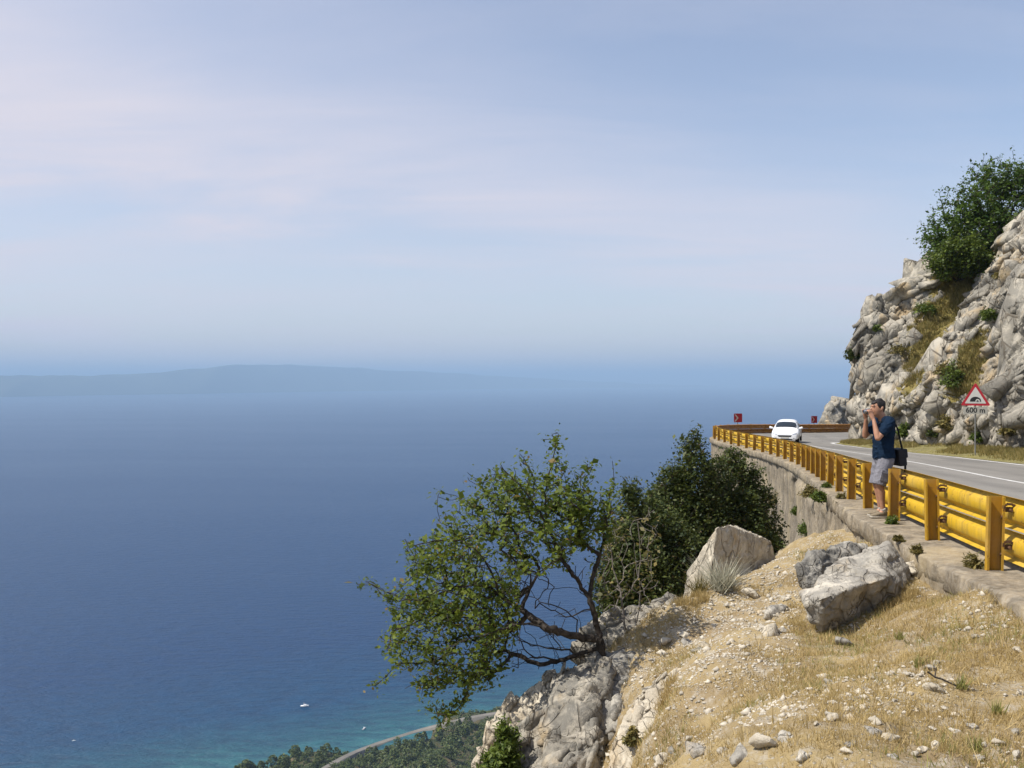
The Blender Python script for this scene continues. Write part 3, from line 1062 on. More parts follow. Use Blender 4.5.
def cl_pts(n, r):
    i = r.choice(cand, n)
    return CV[i] + r.normal(0, 0.04, (n, 3))


V_, F_, t_2 = blades(30000, cl_pts, 0.30, 0.05, 8, 0.6)
o = mesh_np('cliff_grass', V_, F_, MAT['cliff_grass'], attr=t_2)
tag(o, kind='stuff')


# ------------------------------------------------------------------ rocks
def hull_rock(pts, edge, mat, seed, amp=1.0, size=0.5, name='rock', soften=0.12, smooth=True, blocks=0, bsize=0.1, long_dir=(0.5, 0.2, 0.75)):
    """convex hull of corner points, subdivided, softened at its edges and broken up"""
    pts = np.asarray(pts, float)
    c = pts.mean(0)
    bm = bmesh.new()
    for p in pts - c:
        bm.verts.new(p)
    r = bmesh.ops.convex_hull(bm, input=bm.verts)
    bmesh.ops.delete(bm, geom=[g for g in r['geom_interior'] if isinstance(g, bmesh.types.BMVert)], context='VERTS')
    bmesh.ops.triangulate(bm, faces=bm.faces)
    for k in range(9):
        es = [e for e in bm.edges if e.calc_length() > edge]
        if not es:
            break
        bmesh.ops.subdivide_edges(bm, edges=es, cuts=1, use_grid_fill=False)
        bmesh.ops.triangulate(bm, faces=bm.faces)
        if k in (1, 2):
            bmesh.ops.smooth_vert(bm, verts=bm.verts, factor=soften, use_axis_x=True, use_axis_y=True, use_axis_z=True)
    for k in range(1):
        bmesh.ops.smooth_vert(bm, verts=bm.verts, factor=0.5, use_axis_x=True, use_axis_y=True, use_axis_z=True)
    bm.normal_update()
    V = np.array([v.co[:] for v in bm.verts]); Nn = np.array([v.normal[:] for v in bm.verts])
    Fc = np.array([[v.index for v in f.verts] for f in bm.faces])
    bm.free()
    q = V + c
    d = amp * (rock_disp(q, size, 0.26 * size, seed, 0.25, 1.9, None, 0.15, 0.06) + rock_disp(q, size * 0.4, 0.10 * size, seed + 3, 0.3, 2.0, None, 0.15, 0.07) + 0.045 * size * fbm(q / size * 5, 4, seed + 5)) + rock_disp(q, 0.13, 0.014, seed + 7, 0.5, 2.2, None, 0.2, 0.08)
    V = V + Nn * d[:, None]
    base = np.array([0, 0, V[:, 2].min()])
    if blocks:
        rk = np.random.default_rng(seed + 900)
        k = rk.choice(len(V), blocks)
        bv, bf = add_blocks(V[k], Nn[k], np.clip(bsize * np.exp(rk.normal(0, 0.5, blocks)), bsize * 0.4, bsize * 2.4), seed + 901, 0.25, long_dir)
        Fc = np.concatenate([Fc, bf + len(V)]); V = np.concatenate([V, bv]); smooth = False
    o = mesh_np(name, V - base, Fc, mat, smooth=smooth)
    o.location = tuple(c + base)
    return o


# pale split block at the brink (bright side towards the sea)
Y0 = 12.3
blk = [P(727, 524, Y0 - .02), P(771, 541, Y0 + .85), P(774, 552, Y0 + .85), P(717, 528, Y0 - .28), P(686, 572, Y0 + .15), P(684, 604, Y0 + .2), P(700, 614, Y0 - .25), P(778, 575, Y0 + .95), P(707, 606, Y0 - .42), P(748, 604, Y0 + .22),
       P(738, 528, Y0 + 1.1), P(700, 570, Y0 + 1.0), P(775, 560, Y0 + 1.3), P(700, 615, Y0 + 1.0)]
o = hull_rock(blk, 0.035, MAT['rock_pale'], 101, 0.15, 0.5, 'boulder', 0.0)
tag(o, 'pale split boulder with a bright flat side, upright at the brink beside dark evergreens', 'rock')
# big tilted slab in front of the ledge
Y0 = 9.3
slab = [P(801, 592, Y0 + .25), P(806, 604, Y0 - .10), P(822, 599, Y0 - .30), P(843, 556, Y0 + .9), P(888, 543, Y0 + 1.0), P(909, 566, Y0 + .8), P(905, 588, Y0 + .35), P(886, 579, Y0 + .05), P(852, 588, Y0 - .18), P(896, 606, Y0 + .30), P(822, 640, Y0 + .0), P(866, 636, Y0 + .30), P(814, 624, Y0 + .0),
        P(840, 640, Y0 + .8), P(900, 620, Y0 + .9), P(905, 575, Y0 + 1.1)]
o = hull_rock(slab, 0.035, MAT['rock_slab'], 111, 0.36, 0.5, 'boulder', 0.0)
tag(o, 'big pale boulder with tilted top and shaded front, lying on dry grass below the ledge', 'rock')
Y0 = 10.4
bk = [P(797, 566, Y0), P(812, 552, Y0 + .2), P(838, 545, Y0 + .6), P(868, 543, Y0 + .8), P(850, 562, Y0 + .3), P(806, 584, Y0 - .1), P(798, 582, Y0), P(820, 600, Y0 - .1), P(850, 600, Y0), P(870, 570, Y0 + .9), P(815, 590, Y0 + .8)]
o = hull_rock(bk, 0.035, MAT['rock_grey'], 121, 0.5, 0.4, 'boulder', 0.0)
tag(o, 'grey weathered boulder leaning behind the big pale tilted one', 'rock')

# the outcrop below the leaning tree
Y0 = 9.6
oc = [P(600, 660, Y0 + .6), P(574, 664, Y0 + .7), P(550, 690, Y0 + .35), P(530, 716, Y0 + .1), P(505, 770, Y0 - .2), P(545, 716, Y0 - .12), P(590, 688, Y0 - .02), P(612, 672, Y0 + .3), P(596, 722, Y0 - .35), P(566, 775, Y0 - .55), P(604, 760, Y0 - .45), P(520, 830, Y0 - .2), P(600, 720, Y0 + 1.4), P(540, 800, Y0 + 1.2)]
o = hull_rock(oc, 0.035, MAT['rock'], 131, 0.5, 0.5, 'rock_outcrop', 0.0, True, 110, 0.13, (0.55, 0.3, 0.7))
tag(o, 'large cracked grey outcrop directly under the trunk of the leaning tree', 'rock')
oc = [P(604, 656, Y0 + .7), P(636, 654, Y0 + .6), P(643, 676, Y0 + .25), P(634, 706, Y0 - .1), P(612, 738, Y0 - .3), P(598, 742, Y0 - .25), P(594, 700, Y0 + .05), P(602, 674, Y0 + .35), P(640, 740, Y0 + .6), P(600, 780, Y0 + .3), P(620, 690, Y0 + 1.3)]
o = hull_rock(oc, 0.035, MAT['rock_grey'], 135, 0.6, 0.36, 'rock_outcrop', 0.0, True, 70, 0.09)
tag(o, 'dark lichen covered rock face just below and right of the leaning trunk', 'rock')
oc = [P(556, 742, Y0 - .4), P(590, 728, Y0 - .45), P(604, 745, Y0 - .5), P(600, 790, Y0 - .75), P(545, 790, Y0 - .7), P(530, 770, Y0 - .45), P(570, 770, Y0 - .85), P(575, 820, Y0 - .5), P(580, 760, Y0 + .3)]
o = hull_rock(oc, 0.035, MAT['rock'], 138, 0.5, 0.4, 'rock_outcrop', 0.0, True, 50, 0.10)
tag(o, 'lowest grey rock step at the bottom edge, below the cracked outcrop', 'rock')
Y0 = 10.1
oc2 = [P(566, 668, Y0 + .4), P(548, 680, Y0 + .3), P(522, 694, Y0 + .2), P(506, 702, Y0 + .1), P(490, 722, Y0), P(478, 752, Y0 - .1), P(470, 790, Y0 - .15), P(500, 800, Y0 - .1), P(530, 720, Y0 - .1), P(540, 740, Y0 + .8), P(500, 740, Y0 + .6), P(480, 800, Y0 + .6), P(560, 690, Y0 + .9)]
o = hull_rock(oc2, 0.035, MAT['rock_pale'], 141, 0.7, 0.26, 'rock_outcrop', 0.0, True, 150, 0.085, (0.2, 0.1, 1.0))
tag(o, 'jagged pale rock ridge at the far left brink, seen against the turquoise water', 'rock')
Y0 = 8.2
oc3 = [P(690, 668, Y0 + .7), P(662, 676, Y0 + .55), P(640, 690, Y0 + .4), P(628, 715, Y0 + .2), P(612, 745, Y0 + .0), P(600, 790, Y0 - .2), P(640, 790, Y0 - .45), P(650, 740, Y0 - .1), P(668, 700, Y0 + .25), P(690, 690, Y0 + .5), P(640, 800, Y0 + .6), P(680, 720, Y0 + 1.2)]
o = hull_rock(oc3, 0.035, MAT['rock_pale'], 151, 0.42, 0.5, 'rock_outcrop', 0.0, True, 40, 0.06, (0.5, 0.5, 0.5))
tag(o, 'long pale rounded rock rib running down the slope to the bottom edge', 'rock')
Y0 = 11.2
oc4 = [P(575, 652, Y0), P(590, 625, Y0 + .2), P(605, 615, Y0 + .3), P(640, 612, Y0 + .4), P(668, 600, Y0 + .6), P(680, 604, Y0 + .7), P(675, 622, Y0 + .2), P(640, 640, Y0 - .2), P(600, 660, Y0 - .2), P(620, 650, Y0 + 1.0), P(590, 680, Y0 + .6), P(680, 630, Y0 + 1.0)]
o = hull_rock(oc4, 0.035, MAT['rock'], 161, 0.6, 0.36, 'rock_outcrop', 0.0, True, 90, 0.10, (0.7, 0.3, 0.4))
tag(o, 'broken pale rocks along the brink between the leaning tree and the split boulder', 'rock')
Y0 = 18.5
o = hull_rock([P(650, 500, Y0), P(655, 484, Y0), P(662, 482, Y0 + .2), P(672, 495, Y0 + .3), P(668, 520, Y0), P(648, 520, Y0), P(660, 500, Y0 + .8), P(660, 620, Y0 + .4), P(650, 640, Y0), P(680, 640, Y0)], 0.05, MAT['rock_pale'], 171, 0.6, 0.4, 'rock', 0.05)
tag(o, 'small pale rock pinnacle showing through behind the top of the dark evergreens', 'rock')
# spur of the next bay beyond the far rail
Y0 = 92
sp = [P(817, 424, Y0), P(826, 408, Y0), P(836, 405, Y0 + 1), P(850, 400, Y0 + 4), P(880, 385, Y0 + 10), P(815, 450, Y0), P(830, 440, Y0 - 2), P(860, 440, Y0 - 1), P(900, 450, Y0 + 2), P(900, 400, Y0 + 16), P(840, 460, Y0 + 14), P(815, 520, Y0 + 2), P(900, 520, Y0 + 4), P(860, 520, Y0 + 16)]
o = hull_rock(sp, 0.22, MAT['cliff'], 181, 0.8, 1.7, 'rock_spur', 0.03, smooth=False)
_v = np.array([v.co[:] for v in o.data.vertices]); _n = np.array([v.normal[:] for v in o.data.vertices]); _f = np.array([list(p.vertices) for p in o.data.polygons])
_k = np.where((_v[:, 1] < np.median(_v[:, 1])) | (_v[:, 2] > np.percentile(_v[:, 2], 70)))[0]
_p = rb.choice(_k, 420)
_bv, _bf = add_blocks(_v[_p], _n[_p], np.clip(0.45 * np.exp(rb.normal(0, 0.5, 420)), 0.2, 1.4), 420)
_loc = o.location.copy(); bpy.data.objects.remove(o)
o = mesh_np('rock_spur', np.concatenate([_v, _bv]), np.concatenate([_f, _bf + len(_v)]), MAT['cliff'])
o.location = _loc
tag(o, 'pale rock spur rising beyond the far bend of the road behind the second chevron sign', 'rock')

# stones lying about on the slope: four shapes, copied
protos = []
for k in range(4):
    r = np.random.default_rng(300 + k)
    pts = r.normal(0, 1, (14, 3)); pts /= np.linalg.norm(pts, axis=1)[:, None]
    pts *= np.array([0.5, 0.38, 0.26]) * r.uniform(0.8, 1.15, (14, 1))
    protos.append(hull_rock(pts, 0.11, MAT['rock_pale' if k % 2 else 'rock_slab'], 310 + k * 7, 0.5, 0.5, 'stone', 0.0, False))
named = [(731, 583, 0.34, 'two-lobed pale stone half sunk in the slope below the split boulder'), (752, 597, 0.30, 'flat pale stone lying just right of the half sunk one below the split boulder'),
         (776, 612, 0.42, 'wide flat stone bedded in the scree left of the big tilted boulder'), (768, 633, 0.36, 'pointed pale stone in the scree below the wide flat one'),
         (846, 645, 0.30, 'light stone by itself in the grass right below the big tilted boulder'), (916, 574, 0.34, 'grey stone wedged between the big tilted boulder and the ledge'),
         (832, 718, 0.15, 'white fist-sized stone, right one of a pair in dry grass near the bottom edge'), (852, 720, 0.13, 'smaller dull stone beside the white fist-sized stone near the bottom edge'),
         (789, 738, 0.16, 'white stone alone in grass left of the white pair near the bottom edge'), (766, 748, 0.20, 'pale rounded stone at the bottom edge of the slope'), (740, 757, 0.22, 'broad flat pale stone, lowest and leftmost on the slope near the bottom edge'),
         (661, 690, 0.25, 'small pale stone sitting on top of the long rock rib'), (934, 670, 0.14, 'small pale stone beside green tufts on the right part of the slope'), (936, 692, 0.17, 'flat pale stone under a dead twig on the right part of the slope'),
         (848, 530, 0.22, 'whitish rubble stone heaped against the foot of the ledge behind the boulders'), (862, 541, 0.24, 'long rubble stone at the ledge foot nearest the big tilted boulder'), (700, 586, 0.22, 'stone tucked against the left foot of the split boulder')]


def ray_ground(px, py):
    Y = np.arange(3.0, 20, 0.01)
    x = (px - 512) / F * Y; z = -(py - 380) / F * Y
    g = ground_z(x, Y)
    m = np.where(z < g)[0]
    i = m[0] if len(m) else len(Y) - 1
    return np.array([x[i], Y[i], g[i]])


used = set()


def stone(pos, size, label, group, k, sink=0.3, rr=random):
    src = protos[k % 4]
    if k % 4 in used:
        o = src.copy(); COL.objects.link(o)
    else:
        o = src; used.add(k % 4)
    o.scale = (size * rr.uniform(0.85, 1.15),) * 3
    o.rotation_euler = (rr.uniform(-0.3, 0.3), rr.uniform(-0.3, 0.3), rr.uniform(0, 6.28))
    o.location = (float(pos[0]), float(pos[1]), float(pos[2]) - size * 0.5 * sink)
    tag(o, label, 'rock', group)


for k, (px, py, s, lab) in enumerate(named):
    stone(ray_ground(px, py), s, lab, 'stones on the slope', k, 0.45)
rr = random.Random(12)
cnt = 0
while cnt < 70:
    px, py = rr.uniform(600, 1024), rr.uniform(545, 768)
    w = 0.25 + (0.75 if (680 < px < 800 and 560 < py < 680) else 0) + (0.6 if (py > 720 and px > 720) else 0) + (0.5 if px < 700 else 0)
    if rr.random() > w or (790 < px < 915 and 540 < py < 640):
        continue
    p = ray_ground(px, py)
    if p[1] > 14:
        continue
    stone(p, rr.uniform(0.05, 0.15) * (1.5 if px < 720 else 1), 'small loose limestone lying among the dry grass and gravel', 'small loose stones on the slope', cnt, 0.4, rr)
    cnt += 1


# gravel (nobody could count it)
def visible_ground(n, r, ymax=16.5):
    x = r.uniform(-0.6, 6.2, n); y = 3.9 + (ymax - 3.9) * r.beta(1.05, 1.15, n)
    z = ground_z(x, y)
    px = 512 + F * x / y; py = 380 - F * z / y
    m = (px > 560) & (px < 1060) & (py < 800)
    p_r, t_r, m_r = rail(np.interp(y, _c[:, 1], _s))
    nn = (x - p_r[:, 0]) * m_r[:, 0] + (y - p_r[:, 1]) * m_r[:, 1]
    m &= nn > np.interp(y, [8, 10], [0.35, 0.56])
    return np.stack([x, y, z], 1)[m]


r = np.random.default_rng(77)
B = visible_ground(85000, r)
pat = fbm(B * 0.8, 3, 90) * 1.3 + 0.35 * fbm(B * 4, 2, 93)
bx = 512 + F * B[:, 0] / B[:, 1]; by = 380 - F * B[:, 2] / B[:, 1]
pat = pat + np.where((bx < 800) & (by < 690), 0.95, -0.2) + np.where((by > 720) & (bx > 730), 0.35, 0)
B = B[pat > r.uniform(-0.6, 1.1, len(B))]
ico = np.array([[0, 0, 1], [0.9, 0, 0.2], [0.28, 0.85, 0.25], [-0.73, 0.53, 0.15], [-0.7, -0.5, 0.25], [0.3, -0.88, 0.2], [0, 0, -0.6]])
icf = np.array([[0, 1, 2], [0, 2, 3], [0, 3, 4], [0, 4, 5], [0, 5, 1], [6, 2, 1], [6, 3, 2], [6, 4, 3], [6, 5, 4], [6, 1, 5]])
nB = len(B)
a = r.uniform(0, 6.28, nB)
sz = 0.0095 * np.exp(r.normal(0, 0.55, nB))
L = ico[None] * (1 + r.normal(0, 0.36, (nB, 7, 3))) * (sz[:, None, None] * np.array([1.25, 1.0, 0.75]))
c_, s_ = np.cos(a)[:, None], np.sin(a)[:, None]
X = L[:, :, 0] * c_ - L[:, :, 1] * s_; Yy = L[:, :, 0] * s_ + L[:, :, 1] * c_
V = np.stack([X, Yy, L[:, :, 2]], -1) + B[:, None]
Fc = (icf[None] + 7 * np.arange(nB)[:, None, None]).reshape(-1, 3)
o = mesh_np('gravel', V.reshape(-1, 3), Fc, MAT['pebble'])
tag(o, kind='stuff')


def grass_pts(thr, sc_, sd, jit=0.05, per=9):
    def fn(n, r):
        B = visible_ground(int(n * 2.2 / per), r)
        px = 512 + F * B[:, 0] / B[:, 1]; py = 380 - F * B[:, 2] / B[:, 1]
        zone = np.exp(-(((px - 800) * 0.5 - (690 - py)) / 95.0) ** 2) * 0.5 + np.where(px > 860, 0.3, 0)
        zone = zone - np.where((px < 800) & (px > 660) & (py < 650), 0.35, 0) - np.where((py > 725) & (px > 740) & (px < 930), 0.25, 0)
        k = fbm(B * sc_, 3, sd) + zone
        B = B[k > thr]
        B = np.repeat(B, per, 0)
        B[:, :2] += r.normal(0, jit, (len(B), 2))
        B[:, 2] = ground_z(B[:, 0], B[:, 1]) - 0.01
        return B
    return fn


V_, F_, t_ = blades(170000, grass_pts(0.20, 1.7, 91), 0.056, 0.006, 21, 0.9)
o = mesh_np('dry_grass', V_, F_, MAT['straw'], attr=t_)
tag(o, kind='stuff')
V_, F_, t_ = blades(5200, grass_pts(0.15, 1.7, 91, 0.03, 5), 0.15, 0.0055, 25, 0.55)
o = mesh_np('dry_stalks', V_, F_, MAT['straw'], attr=t_)
tag(o, kind='stuff')
V_, F_, t_ = blades(26000, grass_pts(0.62, 1.6, 95, 0.06), 0.075, 0.007, 22, 0.7)
o = mesh_np('green_grass', V_, F_, MAT['green_blade'], attr=t_)
tag(o, kind='stuff')

def skirt_pts(n, r):
    out = []
    for (px, py, w) in [(722, 600, 40), (850, 630, 45), (812, 600, 22), (895, 600, 20), (645, 720, 25), (690, 602, 16)]:
        c = ray_ground(px, py)
        m = n // 6
        a = r.uniform(0, 6.28, m)
        rad = w / F * c[1] * r.uniform(0.6, 1.25, m)
        x = c[0] + rad * np.cos(a); y = c[1] + rad * 0.7 * np.sin(a)
        k = fbm(np.stack([x * 5, y * 5, x * 0], 1), 2, 97) > 0.0
        x, y = x[k], y[k]
        out.append(np.stack([x, y, ground_z(x, y) - 0.01], 1))
    return np.concatenate(out)


V_, F_, t_ = blades(9000, skirt_pts, 0.11, 0.007, 23, 0.6)
o = mesh_np('dry_grass', V_, F_, MAT['straw'], attr=t_)
tag(o, kind='stuff')

# ------------------------------------------------------------------ plants
def grow(paths, targets, seed, step=0.12, wob=0.25, droop=0.0):
    """skeleton: hand-laid limbs, then every target is reached from the nearest node by a crooked twig"""
    r = np.random.default_rng(seed)
    pts = []; par = []

    def add(p, q):
        pts.append(np.array(p, float)); par.append(q); return len(pts) - 1
    for pa in paths:
        pa = [np.array(q, float) for q in pa]
        if not pts:
            last = add(pa[0], -1)
        else:
            d = np.linalg.norm(np.array(pts) - pa[0], axis=1)
            last = int(np.argmin(d))
            if d[last] > 0.02:
                last = add(pa[0], last)
        dense = catmull(pa, 5) if len(pa) > 2 else np.array(pa)
        for q in dense[1:]:
            k = max(1, int(np.linalg.norm(q - pts[last]) / step))
            a = pts[last].copy()
            for j in range(1, k + 1):
                last = add(a + (q - a) * j / k + r.normal(0, step * 0.10, 3), last)
    n0 = len(pts)
    root = pts[0]
    targets = np.asarray(targets)
    targets = targets[np.argsort(np.linalg.norm(targets - root, axis=1))]
    arr = np.zeros((n0 + len(targets) * 40 + 10, 3)); arr[:n0] = pts
    skip = 2 if n0 > 12 else 0
    tips = []
    for tg in targets:
        m = len(pts)
        d = np.linalg.norm(arr[skip:m] - tg, axis=1) + 0.35 * np.maximum(0, np.linalg.norm(arr[skip:m] - root, axis=1) - np.linalg.norm(tg - root) * 0.92)
        i = int(np.argmin(d)) + skip
        a = arr[i].copy(); L = np.linalg.norm(tg - a)
        k = min(36, max(1, int(L / step)))
        bend = r.normal(0, wob * 0.4, 3) * L
        last = i
        for j in range(1, k + 1):
            u = j / k
            p = a + (tg - a) * u + bend * u * (1 - u) + r.normal(0, wob * 0.25 * step, 3)
            p[2] -= droop * L * u * u
            last = add(p, last)
            arr[len(pts) - 1] = p
        tips.append(last)
    return np.array(pts), np.array(par), tips


def tree_mesh(name, pts, par, r_tip, r_root, mat, parent, power=2.2, sides=6, org=None):
    n = len(pts)
    w = np.zeros(n); ch = np.zeros(n, int)
    for i in range(n):
        if par[i] >= 0: ch[par[i]] += 1
    w[ch == 0] = 1.0
    for i in range(n - 1, 0, -1):
        w[par[i]] += w[i]
    R = r_tip * w ** (1 / power)
    if R[0] > r_root: R = r_tip + (R - r_tip) * (r_root - r_tip) / (R[0] - r_tip)
    i = np.arange(1, n); i = i[par[i] >= 0]
    a = pts[par[i]]; b = pts[i]
    d = b - a; L = np.linalg.norm(d, axis=1)[:, None] + 1e-9; d = d / L
    up = np.where(np.abs(d[:, 2:3]) > 0.9, np.array([[1.0, 0, 0]]), np.array([[0, 0, 1.0]]))
    u = np.cross(d, up); u /= np.linalg.norm(u, axis=1)[:, None]
    v = np.cross(d, u)
    rb = R[i]; ra = np.minimum(R[par[i]], 1.22 * rb)
    a2 = a - d * np.minimum(ra * 0.5, L[:, 0] * 0.4)[:, None]
    ring = []
    for c, rr_ in ((a2, ra), (b, rb)):
        for k in range(sides):
            t = 2 * math.pi * k / sides
            ring.append(c + rr_[:, None] * (math.cos(t) * u + math.sin(t) * v))
    V = np.stack(ring, 1).reshape(-1, 3)
    base = np.arange(len(i))[:, None] * 2 * sides
    Fc = np.concatenate([base + np.array([[k, (k + 1) % sides, sides + (k + 1) % sides, sides + k]]) for k in range(sides)], 0)
    V = V - (org if org is not None else 0)
    return mesh_np(name, V, Fc, mat, parent, smooth=True), R


def leaf_quads(C, size, r, tilt=0.8, aspect=1.5, upbias=0.5):
    n = len(C)
    nrm = r.normal(0, 1, (n, 3)); nrm[:, 2] = np.abs(nrm[:, 2]) + upbias
    nrm /= np.linalg.norm(nrm, axis=1)[:, None]
    a = r.normal(0, 1, (n, 3)); a -= (a * nrm).sum(1)[:, None] * nrm; a /= np.linalg.norm(a, axis=1)[:, None]
    b = np.cross(nrm, a)
    s = (size * np.exp(r.normal(-0.03, 0.33, n)))[:, None]
    fold = nrm * s * 0.14
    V = np.stack([C - a * s * aspect / 2, C + b * s * 0.42 + fold, C + a * s * aspect / 2, C - b * s * 0.42 + fold], 1).reshape(-1, 3)
    Fc = np.arange(4 * n).reshape(n, 4)
    return V, Fc


def add_crown(name, C, size, mat, parent, org, seed, tint=None, aspect=1.5):
    r = np.random.default_rng(seed)
    V, Fc = leaf_quads(C - org, size, r, aspect=aspect)
    t = r.uniform(0, 1, len(C)) ** 1.2 * 0.92
    if tint is not None: t = np.clip(t * 0.6 + tint * 0.4, 0, 0.93)
    t = np.where(r.uniform(0, 1, len(C)) < 0.035, 1.0, t)
    return mesh_np(name, V, Fc, mat, parent, attr=np.repeat(t, 4))


def in_poly(px, py, poly):
    x, y = np.asarray(px), np.asarray(py)
    inside = np.zeros(len(x), bool)
    n = len(poly)
    for i in range(n):
        x0, y0 = poly[i]; x1, y1 = poly[(i + 1) % n]
        c = ((y0 > y) != (y1 > y)) & (x < (x1 - x0) * (y - y0) / (y1 - y0 + 1e-12) + x0)
        inside ^= c
    return inside


def twig_leaves(pts, par, tips, r, back=5, per=3, spread=0.05, prob=1.0):
    out = []
    for t in tips:
        i = t
        for k in range(back):
            if i < 0: break
            if r.random() < prob:
                out.append(pts[i] + r.normal(0, spread, (per, 3)))
            i = par[i]
    return np.concatenate(out)


def crown_targets(center_fn, n, r):
    return center_fn(n, r)


# --- the leaning tree at the brink
T0 = P(601, 655, 10.25); T0[2] -= 0.05
Yt = 10.2


def TP(px, py, Y):
    """the crown leans out and away from the viewer"""
    return P(px, py, Y + 0.8 * max(0.0, 600 - px) / 235.0)


limbs = [
    [T0, TP(600, 640, Yt), TP(596, 620, Yt), TP(590, 602, Yt), TP(580, 585, Yt), TP(570, 570, Yt - .1), TP(560, 555, Yt - .1), TP(552, 535, Yt - .1), TP(545, 510, Yt - .1), TP(548, 480, Yt), TP(556, 448, Yt)],
    [TP(590, 602, Yt), TP(592, 580, Yt + .1), TP(600, 555, Yt + .2), TP(606, 520, Yt + .2), TP(600, 495, Yt + .2)],
    [TP(599, 640, Yt), TP(586, 638, Yt - .1), TP(565, 634, Yt - .3), TP(545, 628, Yt - .5), TP(520, 624, Yt - .6), TP(495, 632, Yt - .7), TP(465, 640, Yt - .8), TP(440, 652, Yt - .8)],
    [TP(545, 628, Yt - .5), TP(530, 616, Yt - .4), TP(515, 606, Yt - .4), TP(500, 596, Yt - .3), TP(480, 585, Yt - .3), TP(450, 590, Yt - .3), TP(410, 600, Yt - .3), TP(368, 583, Yt - .3)],
    [TP(600, 648, Yt), TP(580, 654, Yt + .1), TP(556, 662, Yt + .1), TP(535, 664, Yt + .1), TP(516, 655, Yt + .2), TP(495, 652, Yt + .3), TP(470, 668, Yt + .4), TP(440, 690, Yt + .4)],
    [TP(570, 650, Yt + .1), TP(548, 648, Yt + .3), TP(520, 640, Yt + .5), TP(490, 615, Yt + .6), TP(470, 590, Yt + .7), TP(440, 560, Yt + .7)],
    [TP(560, 555, Yt - .1), TP(540, 540, Yt + .3), TP(515, 525, Yt + .5), TP(490, 510, Yt + .6), TP(460, 505, Yt + .6)],
    [TP(500, 596, Yt - .3), TP(490, 570, Yt - .5), TP(470, 545, Yt - .6), TP(445, 540, Yt - .6), TP(415, 545, Yt - .6)],
    [TP(552, 535, Yt - .1), TP(535, 505, Yt - .4), TP(515, 480, Yt - .5), TP(500, 468, Yt - .5)],
]
POLY = [(366, 583), (392, 588), (410, 566), (405, 545), (425, 540), (436, 520), (448, 510), (455, 494), (470, 492), (476, 480), (500, 462), (520, 466), (535, 452), (548, 448), (557, 438), (564, 462), (582, 474), (590, 494), (612, 488), (618, 505), (600, 530), (584, 536), (566, 556), (548, 566), (536, 578), (526, 596), (508, 606), (512, 630), (490, 650), (492, 690), (470, 690), (455, 716), (440, 720), (428, 700), (412, 702), (404, 690), (392, 672), (384, 650), (392, 625), (388, 604)]
r = np.random.default_rng(5)
px = r.uniform(362, 622, 6000); py = r.uniform(434, 722, 6000)
k = in_poly(px, py, POLY)
dens = vnoise(np.stack([px / 26, py / 26, np.zeros(6000)], 1), 3)
core = np.hypot((px - 470) / 95, (py - 590) / 110)
dens = dens * 0.6 + 0.5 * vnoise(np.stack([px / 11, py / 11, np.zeros(6000)], 1), 4)
k &= dens > -0.62 + 0.22 * core
px = np.concatenate([px[k][:1200], r.normal(592, 11, 45), r.normal(0, 3, 60) + np.tile([362, 408, 438, 468, 549, 557, 588, 612, 376, 398, 427, 440, 385, 420, 520], 4)])
py = np.concatenate([py[k][:1200], r.normal(510, 15, 45), r.normal(0, 3, 60) + np.tile([582, 540, 494, 480, 434, 434, 466, 488, 684, 666, 708, 722, 640, 556, 456], 4)])
wdt = np.clip(1.25 - np.hypot((px - 490) / 150, (py - 580) / 160), 0.25, 1)
Yd = Yt + 0.8 * np.maximum(0, 600 - px) / 235.0 + r.normal(0, 0.5, len(px)) * wdt
tg = np.stack([(px - 512) / F * Yd, Yd, -(py - 380) / F * Yd], 1)
pts, par, tips = grow(limbs, tg, 6, 0.075, 0.30, 0.04)
root = empty('leaning_tree', T0)
tag(root, 'small broadleaf tree with bare crooked lower branches, leaning out over the sea from the brink', 'tree')
tree_mesh('trunk', pts, par, 0.0034, 0.088, MAT['bark_dark'], root, 2.15, 6, T0)
lv = twig_leaves(pts, par, tips, r, 5, 3, 0.05, 0.8)
# keep the inner lower branches bare, as in the photograph
lp = proj(lv)
lv = lv[~((lp[:, 0] > 520) & (lp[:, 1] > 575))]
add_crown('crown', lv, 0.040, MAT['leaf_tree'], root, T0, 9, aspect=1.35)
# fine bare twigs in the open part of the crown
tw = []
for q in range(170):
    tw.append(TP(r.uniform(470, 598), r.uniform(555, 672), Yt + r.normal(0, .35)))
pts2, par2, _ = grow(limbs, np.array(tw), 16, 0.06, 0.5, 0.0)
tree_mesh('bare_twigs', pts2, par2, 0.0036, 0.03, MAT['bark_dark'], root, 2.4, 4, T0)


